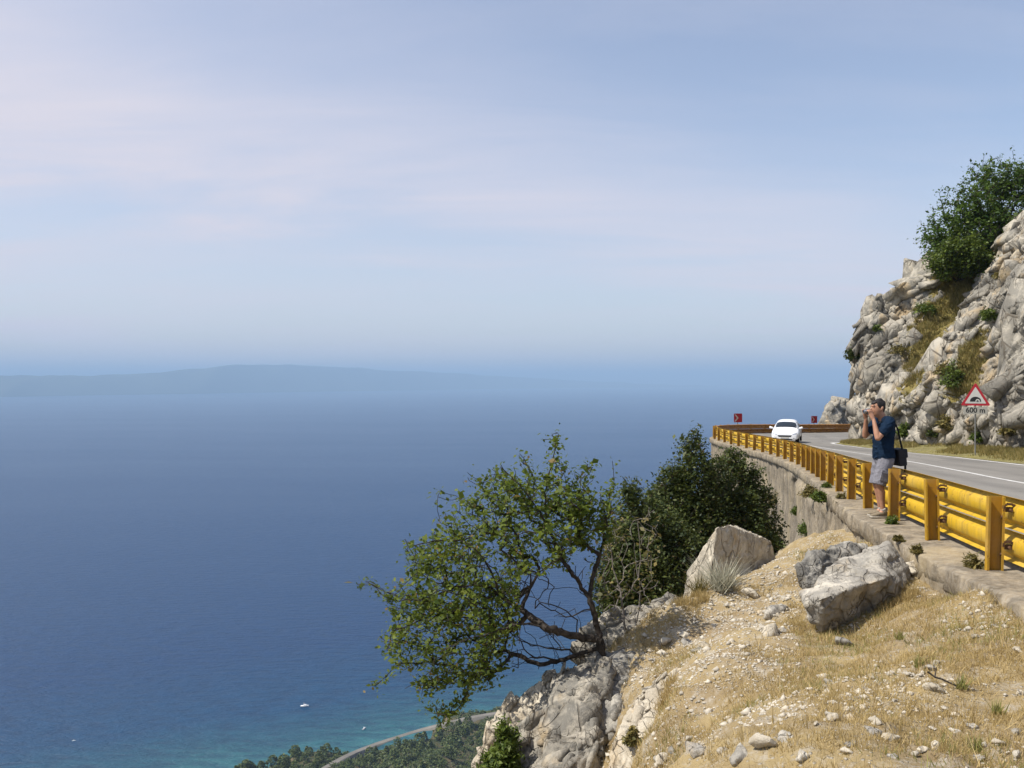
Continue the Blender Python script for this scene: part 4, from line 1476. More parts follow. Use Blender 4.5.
# --- evergreens below the wall
def evergreen(name, base, tops, label, seed, n_t, leaf, mat, trunk_r=0.14, per=5, group=None):
    """tops: list of (px, py, Y, half width px, length px): cones of foliage hanging from a top"""
    r = np.random.default_rng(seed)
    base = np.array(base)
    T = []
    limbs = []
    for (px, py, Y, hw, ln) in tops:
        top = P(px, py, Y)
        mid = base + (top - base) * 0.45; mid[0] += r.normal(0, 0.15)
        limbs.append([base if not limbs else base + (top - base) * 0.06, mid, top])
        sc_ = Y / F
        m = int(n_t * hw * ln / sum(t[3] * t[4] for t in tops))
        u = r.uniform(0, 1, m) ** 0.62
        prof = np.minimum(1, (u * 1.9) ** 0.75) * (1 - 0.28 * np.clip((u - 0.75) / 0.25, 0, 1))
        ang = r.uniform(0, 2 * np.pi, m)
        rad_ = hw * sc_ * prof * (r.uniform(0.15, 1, m) ** 0.5)
        lob = 1 + 0.28 * vnoise(np.stack([np.cos(ang) * 1.6 + seed, np.sin(ang) * 1.6, u * ln * sc_ * 1.4], 1), seed)
        rad_ *= lob
        T.append(np.stack([top[0] + rad_ * np.cos(ang), top[1] + rad_ * np.sin(ang) * 0.9, top[2] - u * ln * sc_], 1))
    T = np.concatenate(T)
    pts, par, tips = grow(limbs, T, seed + 1, 0.16, 0.2, -0.05)
    root = empty(name, base)
    tag(root, label, 'tree', group)
    tree_mesh('trunk', pts, par, 0.005, trunk_r, MAT['bark_dark'], root, 2.2, 5, base)
    lv = twig_leaves(pts, par, tips, r, 4, per + 3, 0.08, 0.95)
    add_crown('crown', lv, leaf * 0.8, mat, root, base, seed + 2, aspect=1.6)
    return root


evergreen('evergreen_tree', (3.15, 17.2, -6.8), [(694, 430, 17.2, 44, 190), (672, 462, 17.0, 46, 150), (718, 456, 17.6, 36, 140)], 'tallest dark evergreen tree with a pointed top, middle of the clump below the wall', 31, 2300, 0.05, MAT['leaf_dark'])
evergreen('evergreen_tree', (4.35, 18.0, -6.8), [(734, 444, 18.2, 34, 160), (755, 462, 18.4, 30, 130), (744, 486, 17.6, 42, 130)], 'dark evergreen tree at the right of the clump, close against the retaining wall', 32, 2000, 0.05, MAT['leaf_dark'])
evergreen('evergreen_tree', (2.1, 15.4, -6.4), [(652, 494, 15.6, 40, 130), (668, 512, 15.0, 40, 100), (692, 532, 15.2, 40, 85)], 'lower rounded dark evergreen between the leaning tree and the split boulder', 33, 1700, 0.045, MAT['leaf_dark'])
evergreen('evergreen_tree', (1.6, 14.4, -6.0), [(632, 482, 14.6, 24, 120), (622, 520, 14.2, 26, 95), (646, 540, 14.0, 34, 80)], 'leftmost thin evergreen of the clump, partly bare with brownish twigs', 34, 1300, 0.045, MAT['leaf_dark'], 0.08, 5)

# bare dead bush between the leaning tree and the evergreens
B0 = P(628, 640, 11.2); B0[2] -= 0.2
r = np.random.default_rng(44)
tg = np.stack([P(r.uniform(596, 660), r.uniform(505, 625), 11.3 + r.normal(0, 0.35)) for _ in range(130)])
pts, par, tips = grow([[B0, P(622, 600, 11.2), P(612, 560, 11.3), P(607, 520, 11.3)], [B0, P(640, 600, 11.3), P(636, 560, 11.4), P(632, 535, 11.4)], [P(622, 600, 11.2), P(640, 570, 11.2), P(637, 520, 11.2)]], tg, 45, 0.07, 0.5)
root = empty('dead_bush', B0)
tag(root, 'almost leafless bush of thin grey twigs just right of the leaning trunk', 'bush')
tree_mesh('twigs', pts, par, 0.0032, 0.028, MAT['bark_grey'], root, 2.3, 5, B0)
lv = twig_leaves(pts, par, tips[::3], r, 4, 2, 0.05, 0.6)
add_crown('leaves', lv, 0.04, MAT['leaf_olive'], root, B0, 46)


def bush(name, base, rx, rz, n_t, leaf, mat, label, seed, bark='bark_dark', per=4, group=None, step=None, cat='bush', ry=None, back=4, aspect=1.5):
    r = np.random.default_rng(seed)
    base = np.array(base, float)
    ry = rx if ry is None else ry
    d = r.normal(0, 1, (n_t, 3)); d[:, 2] = np.abs(d[:, 2]) * 1.0 + 0.05
    d /= np.linalg.norm(d, axis=1)[:, None]
    rad_ = r.uniform(0.35, 1.0, n_t) ** 0.6 * (1 + 0.35 * vnoise(d * 2.2 + seed, seed))
    T = base + d * rad_[:, None] * np.array([rx, ry, rz])
    st = step or rx * 0.16
    pts, par, tips = grow([[base, base + np.array([0, 0, rz * 0.25])]], T, seed + 1, st, 0.3)
    root = empty(name, base)
    tag(root, label, cat, group)
    tree_mesh('stems', pts, par, leaf * 0.05, rx * 0.06, MAT[bark], root, 2.3, 4, base)
    lv = twig_leaves(pts, par, tips, r, back, per, st * 0.8, 0.95)
    add_crown('leaves', lv, leaf, mat, root, base, seed + 2, aspect=aspect)
    return root


# cliff trees and bushes
def cliff_tree(name, base, blobs, label, seed, leaf, mat, n_t):
    r = np.random.default_rng(seed)
    base = np.array(base)
    T = []; limbs = []
    for (px, py, Y, hw, hh) in blobs:
        c = P(px, py, Y); s = Y / F
        m = int(n_t * hw * hh / sum(b[3] * b[4] for b in blobs))
        d = r.normal(0, 1, (m, 3)); d /= np.linalg.norm(d, axis=1)[:, None]
        d *= (r.uniform(0.2, 1, m) ** 0.45 * (1 + 0.6 * vnoise(d * 2.4 + seed + px, seed)))[:, None]
        T.append(c + d * np.array([hw * s, hw * s * 0.9, hh * s]))
        limbs.append([base, base + (c - base) * 0.5 + r.normal(0, 0.2, 3), c])
    T = np.concatenate(T)
    pts, par, tips = grow(limbs, T, seed + 1, 0.3, 0.25)
    root = empty(name, base); tag(root, label, 'tree')
    tree_mesh('trunk', pts, par, 0.012, 0.16, MAT['bark_dark'], root, 2.2, 5, base)
    lv = twig_leaves(pts, par, tips, r, 4, 4, 0.15, 0.95)
    add_crown('crown', lv, leaf, mat, root, base, seed + 2)


b0 = on_cliff(985, 262) ; yb = b0[1] + 0.3
cliff_tree('broadleaf_tree', b0, [(995, 178, yb + 1.5, 26, 22), (968, 205, yb + .5, 24, 26), (945, 232, yb, 22, 22), (1010, 205, yb + 1.5, 28, 30), (985, 230, yb + .5, 34, 28), (938, 250, yb - .2, 16, 20), (1022, 178, yb + 2, 18, 20)], 'tall dark green tree leaning out from the top of the rock face', 51, 0.115, MAT['leaf_cliff'], 1300)
b1_ = on_cliff(958, 281)
cliff_tree('broadleaf_tree', b1_, [(962, 252, b1_[1] - 1.7, 27, 20), (943, 264, b1_[1] - 1.7, 17, 16), (980, 262, b1_[1] - 1.5, 17, 14)], 'lighter green round bush-like tree just below the tall dark one on the cliff', 52, 0.115, MAT['leaf_bush'], 520)
for i, (px, py, rx, rz, mt, lab) in enumerate([
        (880, 331, 0.32, 0.40, 'leaf_bush', 'small round green bush on the bare upper left part of the cliff'),
        (853, 360, 0.55, 0.95, 'leaf_dark', 'dark twiggy bush hanging on the left edge of the cliff against the sea'),
        (955, 385, 0.75, 1.30, 'leaf_bush', 'green bush in the cleft left of and above the warning sign'),
        (946, 372, 0.6, 0.7, 'leaf_olive', 'brownish bush in the cleft just left of the green one above the sign'),
        (947, 428, 0.50, 0.75, 'leaf_olive', 'yellowish bush on the low rocks between the man and the warning sign'),
        (933, 436, 0.32, 0.42, 'leaf_dark', 'small dark round bush low on the rocks left of the warning sign'),
        (904, 436, 0.4, 0.9, 'leaf_bush', 'green bush at the cliff foot just behind the man'),
        (979, 440, 0.40, 0.5, 'leaf_bush', 'low green bush at the foot of the sign pole'),
        (988, 318, 0.5, 0.6, 'leaf_bush', 'light green bush on a ledge high on the right of the cliff'),
        (1010, 432, 0.5, 0.5, 'leaf_olive', 'low dry bush at the cliff foot right of the warning sign'),
        (902, 350, 0.8, 0.5, 'leaf_olive', 'dry shrub in the grassy gully in the middle of the cliff'),
        (925, 312, 0.8, 0.6, 'leaf_bush', 'green shrub at the top of the grassy gully below the trees'),
        (1004, 275, 0.45, 0.4, 'leaf_olive', 'small dry shrub on the steep slab near the right edge, high up')]):
    q = on_cliff(px, py)
    bush('cliff_bush', q + np.array([0, 0.1, -0.1]), rx, rz, 90, 0.085, MAT[mt], lab, 60 + 3 * i)

# plants on the wall and ledge
def on_wall(px, py):
    """point of the wall face seen at a pixel"""
    best = None
    for s in np.arange(s_of_y(12), s_of_y(45), 0.1):
        q, t, m = rail(s)
        nt_ = float(ledge_w(s)) + (0.14 if s < s_step else -0.05)
        x = q[0][0] + m[0][0] * nt_; y = q[0][1] + m[0][1] * nt_
        e = abs(512 + F * x / y - px)
        if best is None or e < best[0]:
            best = (e, x, y, m[0])
    _, x, y, m = best
    return np.array([x, y, -(py - 380) / F * y]), m


for i, (px, py, rx, rz, mt, lab) in enumerate([
        (812, 492, 0.26, 0.28, 'leaf_olive', 'yellow green tuft growing at the top edge of the wall under the ledge'),
        (821, 496, 0.20, 0.22, 'leaf_bush', 'small bright green tuft right next to the yellow green one under the ledge'),
        (797, 511, 0.20, 0.28, 'leaf_bush', 'small green plant by itself on the wall face near the corner'),
        (808, 530, 0.30, 0.42, 'leaf_bush', 'larger green plant low on the wall face right of the corner'),
        (776, 502, 0.55, 0.60, 'leaf_olive', 'brown olive bush hanging on the wall behind the corner, beside the evergreens'),
        (779, 545, 0.40, 0.85, 'leaf_bush', 'bright green bush at the foot of the wall corner behind the split boulder')]):
    q, m = on_wall(px, py)
    bush('wall_plant', q + np.array([m[0] * 0.02, m[1] * 0.02, -0.1]), rx * 0.85, rz * 0.85, 130, 0.032, MAT[mt], lab, 120 + 3 * i, cat='plant')
for i, (yy, n_, rx, lab) in enumerate([(12.75, 0.12, 0.10, 'green weed at the foot of the second post nearest the man'), (11.1, 0.43, 0.06, 'small olive weed on the ledge edge above the big tilted boulder'), (10.2, 0.47, 0.07, 'greyish weed at the ledge edge between the two nearest posts'), (9.35, 0.14, 0.12, 'dry weed at the foot of the nearest post'), (17.2, 0.18, 0.10, 'dry brownish weed at a post foot beyond the man'), (20.2, 0.15, 0.12, 'green weed on the ledge several posts beyond the man')]):
    q = offs(s_of_y(yy), n_, 0.0)[0]
    bush('weed', q, rx, rx * 1.1, 60, 0.016, MAT['leaf_olive' if 'dry' in lab or i in (1, 2) else 'leaf_bush'], lab, 150 + 3 * i, cat='plant', per=3, aspect=3.0)

# silvery tuft against the split boulder, green bush at the bottom left
def tuft(name, base, n, h, label, mat, seed, wid=0.012, lean=0.7, cat='plant'):
    V, Fc, t = blades(n, lambda m, r: r.normal(0, h * 0.16, (m, 3)) * np.array([1, 1, 0]), h, wid, seed, lean)
    o = mesh_np(name, V, Fc, MAT[mat], attr=t)
    o.location = tuple(np.array(base, float))
    tag(o, label, cat)
    return o


q = ray_ground(722, 590); tuft('dry_plant', q, 260, 0.38, 'silvery dry tuft of long leaves in front of the split boulder', 'leaf_silver', 171, 0.016, 0.9)
q = ray_ground(700, 594); tuft('dry_plant', q, 160, 0.24, 'yellow green tuft left of the silvery one at the boulder foot', 'leaf_olive', 172, 0.014, 0.7)
q = ray_ground(752, 563); tuft('dry_plant', q, 200, 0.24, 'low straw coloured tuft at the right foot of the split boulder', 'straw', 173, 0.012, 0.9)
for i, (px, py) in enumerate([(918, 668), (962, 690), (998, 715), (900, 640), (978, 752)]):
    q = ray_ground(px, py)
    tuft('weed', q, 45, 0.09, ['green weed in the grass beside a pale stone right of centre', 'grey green weed near the dead twig on the slope', 'upright green weed near the right edge of the slope', 'green weed higher up the slope below the ledge', 'green weed at the bottom edge on the right'][i], 'green_blade', 180 + i, 0.012, 0.5)
q = P(503, 795, 9.2)
bush('green_bush', q, 0.23, 0.66, 300, 0.024, MAT['leaf_bush'], 'bright green needle bush in front of the jagged ridge at the bottom', 190, per=11, aspect=2.6, back=5)
q = P(632, 745, 8.05)
bush('green_bush', q, 0.09, 0.17, 50, 0.03, MAT['leaf_olive'], 'small olive tuft on the long rock rib near the bottom edge', 195)

# dead twig on the slope
q = ray_ground(940, 688)
mb = MB(); pts_ = [q + np.array(d) for d in ((-0.07, 0.02, 0.10), (-0.03, 0.0, 0.07), (0.02, 0, 0.055), (0.10, -0.03, 0.02))]
for a_, b__ in zip(pts_[:-1], pts_[1:]): mb.tube(a_ - q, b__ - q, 0.007, 6, 0.006)
mb.tube(pts_[1] - q, pts_[1] - q + np.array([0.02, 0.02, 0.06]), 0.005, 6, 0.003)
o = mb.build('twig', MAT['bark_dark']); o.location = tuple(q)
tag(o, 'short dark dead twig lying on the pale stone of the slope', 'twig')

# ------------------------------------------------------------------ signs
MAT['sign_red'] = plain('sign_red', (0.36, 0.016, 0.026), 0.4)
MAT['sign_white'] = plain('sign_white', (0.50, 0.49, 0.45), 0.45, vary=0.06, scale=8)
MAT['sign_black'] = plain('sign_black', (0.012, 0.012, 0.012), 0.5)
MAT['plate_grey'] = plain('plate_grey', (0.33, 0.315, 0.27), 0.5, vary=0.08, scale=8)


def text_mesh(body, size, mat, name, parent, loc, xs=1.0, weight=0.0):
    c = bpy.data.curves.new(name, 'FONT'); c.body = body; c.size = size; c.align_x = 'CENTER'; c.align_y = 'CENTER'; c.extrude = 0.002
    c.offset = weight
    t = bpy.data.objects.new(name, c); COL.objects.link(t)
    dg = bpy.context.evaluated_depsgraph_get(); dg.update()
    me = bpy.data.meshes.new_from_object(t.evaluated_get(dg))
    bpy.data.objects.remove(t)
    me.materials.clear(); me.materials.append(mat)
    o = bpy.data.objects.new(name, me); COL.objects.link(o); o.parent = parent
    o.location = loc; o.rotation_euler = (math.pi / 2, 0, 0); o.scale = (xs, 1, 1)
    return o


YS = 40.5
sg = P(975.5, 447, YS)
ws = empty('warning_sign', sg, -0.40)
tag(ws, 'red bordered triangular tunnel warning sign with a 600 m plate at the cliff foot', 'sign')
ks = YS / F


def tri(half, zc, base):
    return [(-half, base), (half, base), (0, base + half * 2 * 0.866)]


def round_poly(poly, rad_, n=5):
    out = []
    m = len(poly)
    for i in range(m):
        a, b, c = Vector(poly[i - 1]), Vector(poly[i]), Vector(poly[(i + 1) % m])
        u, w = (a - b).normalized(), (c - b).normalized()
        p0, p1 = b + u * rad_, b + w * rad_
        for k in range(n + 1):
            t = k / n
            out.append(tuple((1 - t) ** 2 * p0 + 2 * t * (1 - t) * b + t * t * p1))
    return out


zb = (447 - 405.6) * ks                  # lower side of the triangle above the pole foot
hw = 13.4 * ks
outer = round_poly(tri(hw, 0, zb), 0.09)
fn = lambda y0: (lambda a, b, c: (a, y0 - c, b))
mb = MB(); mb.prism(outer, 0.02, fn(0.0)); mb.build('border', MAT['sign_red'], ws)
cz = zb + hw * 0.577
inner = [(a * 0.72, cz + (b - cz) * 0.72) for a, b in tri(hw, 0, zb)]
mb = MB(); mb.prism(round_poly(inner, 0.04), 0.006, fn(-0.021)); mb.build('panel', MAT['sign_white'], ws)
# black mound with a pale tunnel mouth
k0 = 1.0 * ks
mound = [(-5.0 * k0 + 0, 0)] + [(5.0 * k0 * math.cos(t) , 4.9 * k0 * math.sin(t) ** 0.85) for t in np.linspace(math.pi, 0, 15)][1:-1] + [(5.0 * k0, 0)]
zt = zb + 4.0 * k0
mb = MB(); mb.prism([(a, zt + b) for a, b in mound], 0.004, fn(-0.028)); sy = mb.build('tunnel_symbol', MAT['sign_black'], ws)
mouth = [(-0.2 * k0, 0)] + [(1.9 * k0 + 2.1 * k0 * math.cos(t), 2.6 * k0 * math.sin(t)) for t in np.linspace(math.pi, 0, 11)] + [(4.0 * k0, 0)]
mb = MB(); mb.prism([(a, zt + 0.0 + b) for a, b in mouth], 0.004, fn(-0.033)); mb.build('tunnel_mouth', MAT['sign_white'], sy)
car_s = [(0.9 * k0, 0), (0.9 * k0, 0.8 * k0), (1.3 * k0, 1.3 * k0), (2.3 * k0, 1.3 * k0), (2.7 * k0, 0.8 * k0), (2.7 * k0, 0)]
mb = MB(); mb.prism([(a, zt + 0.05 * k0 + b) for a, b in car_s], 0.003, fn(-0.038)); mb.build('car_mark', MAT['sign_black'], sy)
pz0, pz1 = (447 - 414.2) * ks, (447 - 406.8) * ks
pl = MB(); pl.box((0, -0.012, (pz0 + pz1) / 2), (21.5 * ks, 0.02, pz1 - pz0)); plo = pl.build('distance_plate', MAT['plate_grey'], ws, bevel=0.004)
text_mesh('600 m', 0.33, MAT['sign_black'], 'lettering', plo, (0, -0.025, (pz0 + pz1) / 2 + 0.005), 0.95, 0.006)
mb = MB(); mb.tube((0, 0.05, -0.6), (0, 0.05, zb + hw * 1.2), 0.032, 10); mb.build('pole', MAT['galv'], ws)


def chevron_sign(px0, px1, py0, py1, Y, rz, label):
    k = Y / F
    w, h = (px1 - px0) * k / max(0.3, math.cos(rz)), (py1 - py0) * k
    w = h
    c = P((px0 + px1) / 2, py1, Y)
    root = empty('chevron_sign', c, rz); tag(root, label, 'sign')
    mb = MB(); mb.prism(round_poly([(-w / 2, 0), (w / 2, 0), (w / 2, h), (-w / 2, h)], 0.04, 3), 0.02, fn(0.0)); mb.build('panel', MAT['sign_red'], root)
    arrow = [(-w * .38, h * .08), (-w * .02, h * .08), (w * .36, h * .5), (-w * .02, h * .92), (-w * .38, h * .92), (0.0, h * .5)]
    arrow = [(-w * .44, h * .10), (-w * .30, h * .10), (w * .06, h * .5), (-w * .30, h * .90), (-w * .44, h * .90), (-w * .12, h * .5)]
    mb = MB(); mb.prism(arrow, 0.003, fn(-0.021)); mb.build('chevron', MAT['sign_white'], root)
    mb = MB(); mb.tube((0, 0.04, -2.0), (0, 0.04, h * .8), 0.03, 8); mb.build('pole', MAT['galv'], root)


chevron_sign(733.5, 742.5, 413.5, 422.3, 67.5, 0.18, 'red chevron bend sign above the far bend left of the white car')
chevron_sign(811, 817.5, 416, 423, 76, 0.35, 'red chevron bend sign above the far rail right of the white car, against the rocks')

# ------------------------------------------------------------------ car
MAT['car_white'] = plain('white_car_paint', (0.80, 0.81, 0.82), 0.22, spec=0.6)
MAT['car_glass'] = plain('dark_car_glass', (0.015, 0.022, 0.028), 0.06, spec=0.8)
MAT['tyre'] = plain('tyre_rubber', (0.015, 0.015, 0.015), 0.85)
MAT['rim'] = plain('alloy', (0.45, 0.45, 0.46), 0.3, metal=0.9)
MAT['trim'] = plain('black_trim', (0.02, 0.02, 0.022), 0.5)
MAT['lamp'] = plain('headlamp_lens', (0.55, 0.57, 0.60), 0.08, metal=0.5, spec=0.9)
MAT['amber'] = plain('amber_lens', (0.6, 0.22, 0.02), 0.2)
Yc = 56.0
cz_ = -3.90
cc_ = np.array([(787.0 - 512) / F * Yc, Yc, cz_])
_, tcar, _ = rail(s_of_y(53.5))
car = empty('hatchback_car', cc_, -0.37)
car.scale = (0.95, 0.95, 0.95)
tag(car, 'white hatchback car coming round the bend towards the viewer', 'car')
# local: forward = -y, width along x
prof_ = [  # y, (half width, z) ring from sill up over the roof
    (-2.02, [(0.55, 0.26), (0.62, 0.34), (0.62, 0.50), (0.55, 0.60), (0.30, 0.64)]),
    (-1.95, [(0.72, 0.22), (0.80, 0.36), (0.79, 0.56), (0.70, 0.68), (0.36, 0.73)]),
    (-1.70, [(0.80, 0.20), (0.855, 0.40), (0.85, 0.60), (0.77, 0.74), (0.38, 0.79)]),
    (-1.35, [(0.82, 0.20), (0.87, 0.44), (0.865, 0.66), (0.79, 0.83), (0.40, 0.88)]),
    (-1.08, [(0.82, 0.20), (0.87, 0.44), (0.87, 0.70), (0.81, 0.90), (0.43, 0.97)]),
    (-0.42, [(0.82, 0.20), (0.87, 0.44), (0.87, 0.76), (0.66, 1.36), (0.36, 1.45)]),
    (0.50, [(0.82, 0.20), (0.87, 0.44), (0.87, 0.78), (0.62, 1.44), (0.34, 1.50)]),
    (1.20, [(0.82, 0.20), (0.87, 0.44), (0.87, 0.80), (0.61, 1.40), (0.33, 1.46)]),
    (1.70, [(0.80, 0.22), (0.85, 0.44), (0.84, 0.82), (0.58, 1.22), (0.32, 1.28)]),
    (1.95, [(0.72, 0.26), (0.78, 0.44), (0.76, 0.80), (0.56, 0.95), (0.30, 0.98)])]
V = []
for y, hp in prof_:
    ring = [(-x, y, z) for x, z in hp] + [(x, y, z) for x, z in hp[::-1]]
    V += ring
kk = 10
Fq = [(i * kk + j, i * kk + (j + 1) % kk, (i + 1) * kk + (j + 1) % kk, (i + 1) * kk + j) for i in range(len(prof_) - 1) for j in range(kk)]
mb = MB(); mb.add(V, Fq + [tuple(range(kk - 1, -1, -1)), tuple(range((len(prof_) - 1) * kk, len(prof_) * kk))])
body = mb.build('body', MAT['car_white'], car, smooth=True)
sm = body.modifiers.new('s', 'SUBSURF'); sm.levels = 3; sm.render_levels = 3


from mathutils.bvhtree import BVHTree
_dg = bpy.context.evaluated_depsgraph_get(); _dg.update()
_ev = bpy.data.meshes.new_from_object(body.evaluated_get(_dg))
BVH = BVHTree.FromPolygons([v.co.copy() for v in _ev.vertices], [tuple(p.vertices) for p in _ev.polygons])


def fitted(name, quad, d, mat, n=8, lift=0.006):
    """a thin pane lying on the body: a four-cornered patch dropped onto it along d"""
    q = [Vector(p) for p in quad]; d = Vector(d).normalized()
    V = []
    for i in range(n + 1):
        for j in range(n + 1):
            u, w = i / n, j / n
            p = (q[0] * (1 - u) + q[1] * u) * (1 - w) + (q[3] * (1 - u) + q[2] * u) * w
            h = BVH.ray_cast(p - d * 4.0, d)
            V.append((h[0] if h[0] is not None else p) - d * lift)
    V = np.array([v[:] for v in V])
    m = (n + 1) ** 2
    V2 = np.vstack([V, V + np.array(d[:]) * (lift * 0.7)])
    Fc = grid_faces(n + 1, n + 1)
    o = mesh_np(name, V2, np.vstack([Fc, Fc[:, ::-1] + m]), mat, car, smooth=True)
    return o


fitted('windscreen', [(-0.74, -1.02, 0), (0.74, -1.02, 0), (0.58, -0.44, 0), (-0.58, -0.44, 0)], (0, 0, -1), MAT['car_glass'], 12)
for s in (-1, 1):
    fitted('side_window', [(0, -0.80, 0.93), (0, 1.35, 0.97), (0, 1.10, 1.30), (0, -0.22, 1.32)], (-s, 0, 0), MAT['car_glass'])
    mb = MB(); mb.loft([(s * 0.84, -0.80, 0.95), (s * 0.99, -0.81, 0.98)], [(0.07, 0.05), (0.09, 0.085)], 10, ref=(0, 1, 0)); mb.build('mirror', MAT['car_white'], car, smooth=True)
    fitted('headlight', [(s * 0.46, 0, 0.585), (s * 0.72, 0, 0.60), (s * 0.74, 0, 0.72), (s * 0.52, 0, 0.66)], (0, 1, 0), MAT['lamp'])
    fitted('fog_lamp', [(s * 0.50, 0, 0.31), (s * 0.62, 0, 0.31), (s * 0.62, 0, 0.40), (s * 0.50, 0, 0.40)], (0, 1, 0), MAT['lamp'], 4)
    for y in (-1.28, 1.28):
        mb = MB(); mb.tube((s * 0.62, y, 0.30), (s * 0.865, y, 0.30), 0.30, 24); wh = mb.build('wheel', MAT['tyre'], car)
        mb = MB(); mb.tube((s * 0.86, y, 0.30), (s * 0.872, y, 0.30), 0.20, 16, 0.18); mb.build('rim', MAT['rim'], wh)
fitted('grille', [(-0.38, 0, 0.44), (0.38, 0, 0.44), (0.44, 0, 0.55), (-0.44, 0, 0.55)], (0, 1, 0), MAT['trim'])
fitted('lower_intake', [(-0.50, 0, 0.24), (0.50, 0, 0.24), (0.46, 0, 0.32), (-0.46, 0, 0.32)], (0, 1, 0), MAT['trim'])
fitted('number_plate', [(-0.25, 0, 0.345), (0.25, 0, 0.345), (0.25, 0, 0.44), (-0.25, 0, 0.44)], (0, 1, 0), MAT['sign_white'], 4, 0.014)
for x0 in (-0.45, 0.1):
    fitted('wiper', [(x0, -1.01, 0), (x0 + 0.5, -0.93, 0), (x0 + 0.5, -0.91, 0), (x0, -0.99, 0)], (0, 0, -1), MAT['trim'], 4, 0.016)
# ------------------------------------------------------------------ the man with a camera
MAT['skin'] = plain('skin', (0.40, 0.205, 0.125), 0.5, vary=0.10, scale=18)
MAT['hair'] = plain('hair', (0.014, 0.010, 0.008), 0.6, vary=0.4, scale=60)
MAT['shirt'] = plain('navy_cotton', (0.0045, 0.016, 0.037), 0.85, vary=0.35, scale=9, spec=0.15, bump=3.0)
MAT['shorts'] = plain('grey_cotton', (0.20, 0.195, 0.215), 0.9, vary=0.25, scale=10, spec=0.1, bump=3.0)
MAT['shoe'] = plain('tan_shoe', (0.20, 0.16, 0.105), 0.8, vary=0.25, scale=25)
MAT['sole'] = plain('pale_sole', (0.45, 0.41, 0.34), 0.8)
MAT['sock'] = plain('white_sock', (0.50, 0.47, 0.42), 0.9)
MAT['black_bag'] = plain('black_nylon', (0.012, 0.012, 0.014), 0.7, vary=0.3, scale=30)
MAT['cam_body'] = plain('camera_black', (0.02, 0.02, 0.022), 0.35)
MAT['cam_silver'] = plain('camera_silver', (0.5, 0.5, 0.5), 0.3, metal=0.6)
YM = 13.55
mloc = P(877, 516.3, YM)
man = empty('person', mloc, 0.10)
tag(man, 'man in navy t-shirt and grey shorts by the guardrail, camera held to his face', 'person')
# local axes: he faces -x, his left is -y (towards the viewer), up z
SH_L, SH_R = (0.115, -0.175, 1.435), (0.105, 0.175, 1.435)
body = MB()
body.loft([(0.115, 0, 0.86), (0.11, 0, 0.95), (0.105, 0, 1.05), (0.105, 0, 1.18), (0.115, 0, 1.30), (0.125, 0, 1.39), (0.12, 0, 1.455), (0.10, 0, 1.50)],
          [(0.155, 0.105), (0.158, 0.115), (0.148, 0.112), (0.155, 0.115), (0.175, 0.118), (0.18, 0.105), (0.13, 0.075), (0.065, 0.06)], 20)
body.loft([(0.10, 0, 1.46), (0.075, 0, 1.53), (0.045, 0, 1.58)], [(0.062, 0.066), (0.057, 0.062), (0.055, 0.062)], 14)
# head: skull, jaw, nose, lips, ears
HC = Vector((0.025, 0, 1.655))
body.loft([(0.03, 0, 1.55), (0.008, 0, 1.575), (0.005, 0, 1.61), (0.015, 0, 1.66), (0.025, 0, 1.71), (0.03, 0, 1.745)], [(0.045, 0.06), (0.058, 0.078), (0.068, 0.092), (0.074, 0.098), (0.070, 0.093), (0.045, 0.06)], 18)
body.loft([(-0.055, 0, 1.558), (-0.035, 0, 1.565), (0.0, 0, 1.58)], [(0.022, 0.018), (0.04, 0.024), (0.05, 0.035)], 12)          # chin
body.loft([(-0.078, 0, 1.672), (-0.092, 0, 1.65), (-0.106, 0, 1.628), (-0.092, 0, 1.620)], [(0.010, 0.010), (0.012, 0.012), (0.017, 0.013), (0.014, 0.010)], 10)  # nose
body.loft([(-0.078, -0.02, 1.590), (-0.084, 0, 1.590), (-0.078, 0.02, 1.590)], [(0.007, 0.009)] * 3, 8, ref=(0, 0, 1))
body.loft([(-0.078, -0.045, 1.685), (-0.086, 0, 1.690), (-0.078, 0.045, 1.685)], [(0.010, 0.011)] * 3, 8, ref=(0, 0, 1))
for s in (-1, 1):
    body.loft([(0.035, s * 0.076, 1.625), (0.045, s * 0.082, 1.65), (0.05, s * 0.08, 1.675)], [(0.008, 0.012), (0.010, 0.02), (0.008, 0.014)], 8)


def arm(sh, el, wr, s):
    sh, el, wr = Vector(sh), Vector(el), Vector(wr)
    body.loft([sh + Vector((0, -s * 0.03, 0.01)), sh, sh.lerp(el, 0.3), sh.lerp(el, 0.65), el], [0.058, 0.060, 0.054, 0.047, 0.042], 12, ref=(0.3, 1, 0.2))
    body.loft([el, el.lerp(wr, 0.25), el.lerp(wr, 0.6), wr], [0.042, 0.044, 0.036, 0.027], 12, ref=(0.3, 1, 0.2))


EL_L, WR_L = (-0.100, -0.215, 1.205), (-0.115, -0.120, 1.475)
EL_R, WR_R = (-0.085, 0.200, 1.215), (-0.120, 0.105, 1.480)
arm(SH_L, EL_L, WR_L, -1)
arm(SH_R, EL_R, WR_R, 1)
# hands: palms up beside the camera, fingers bent round its ends
CAMC = Vector((-0.150, 0.0, 1.600))


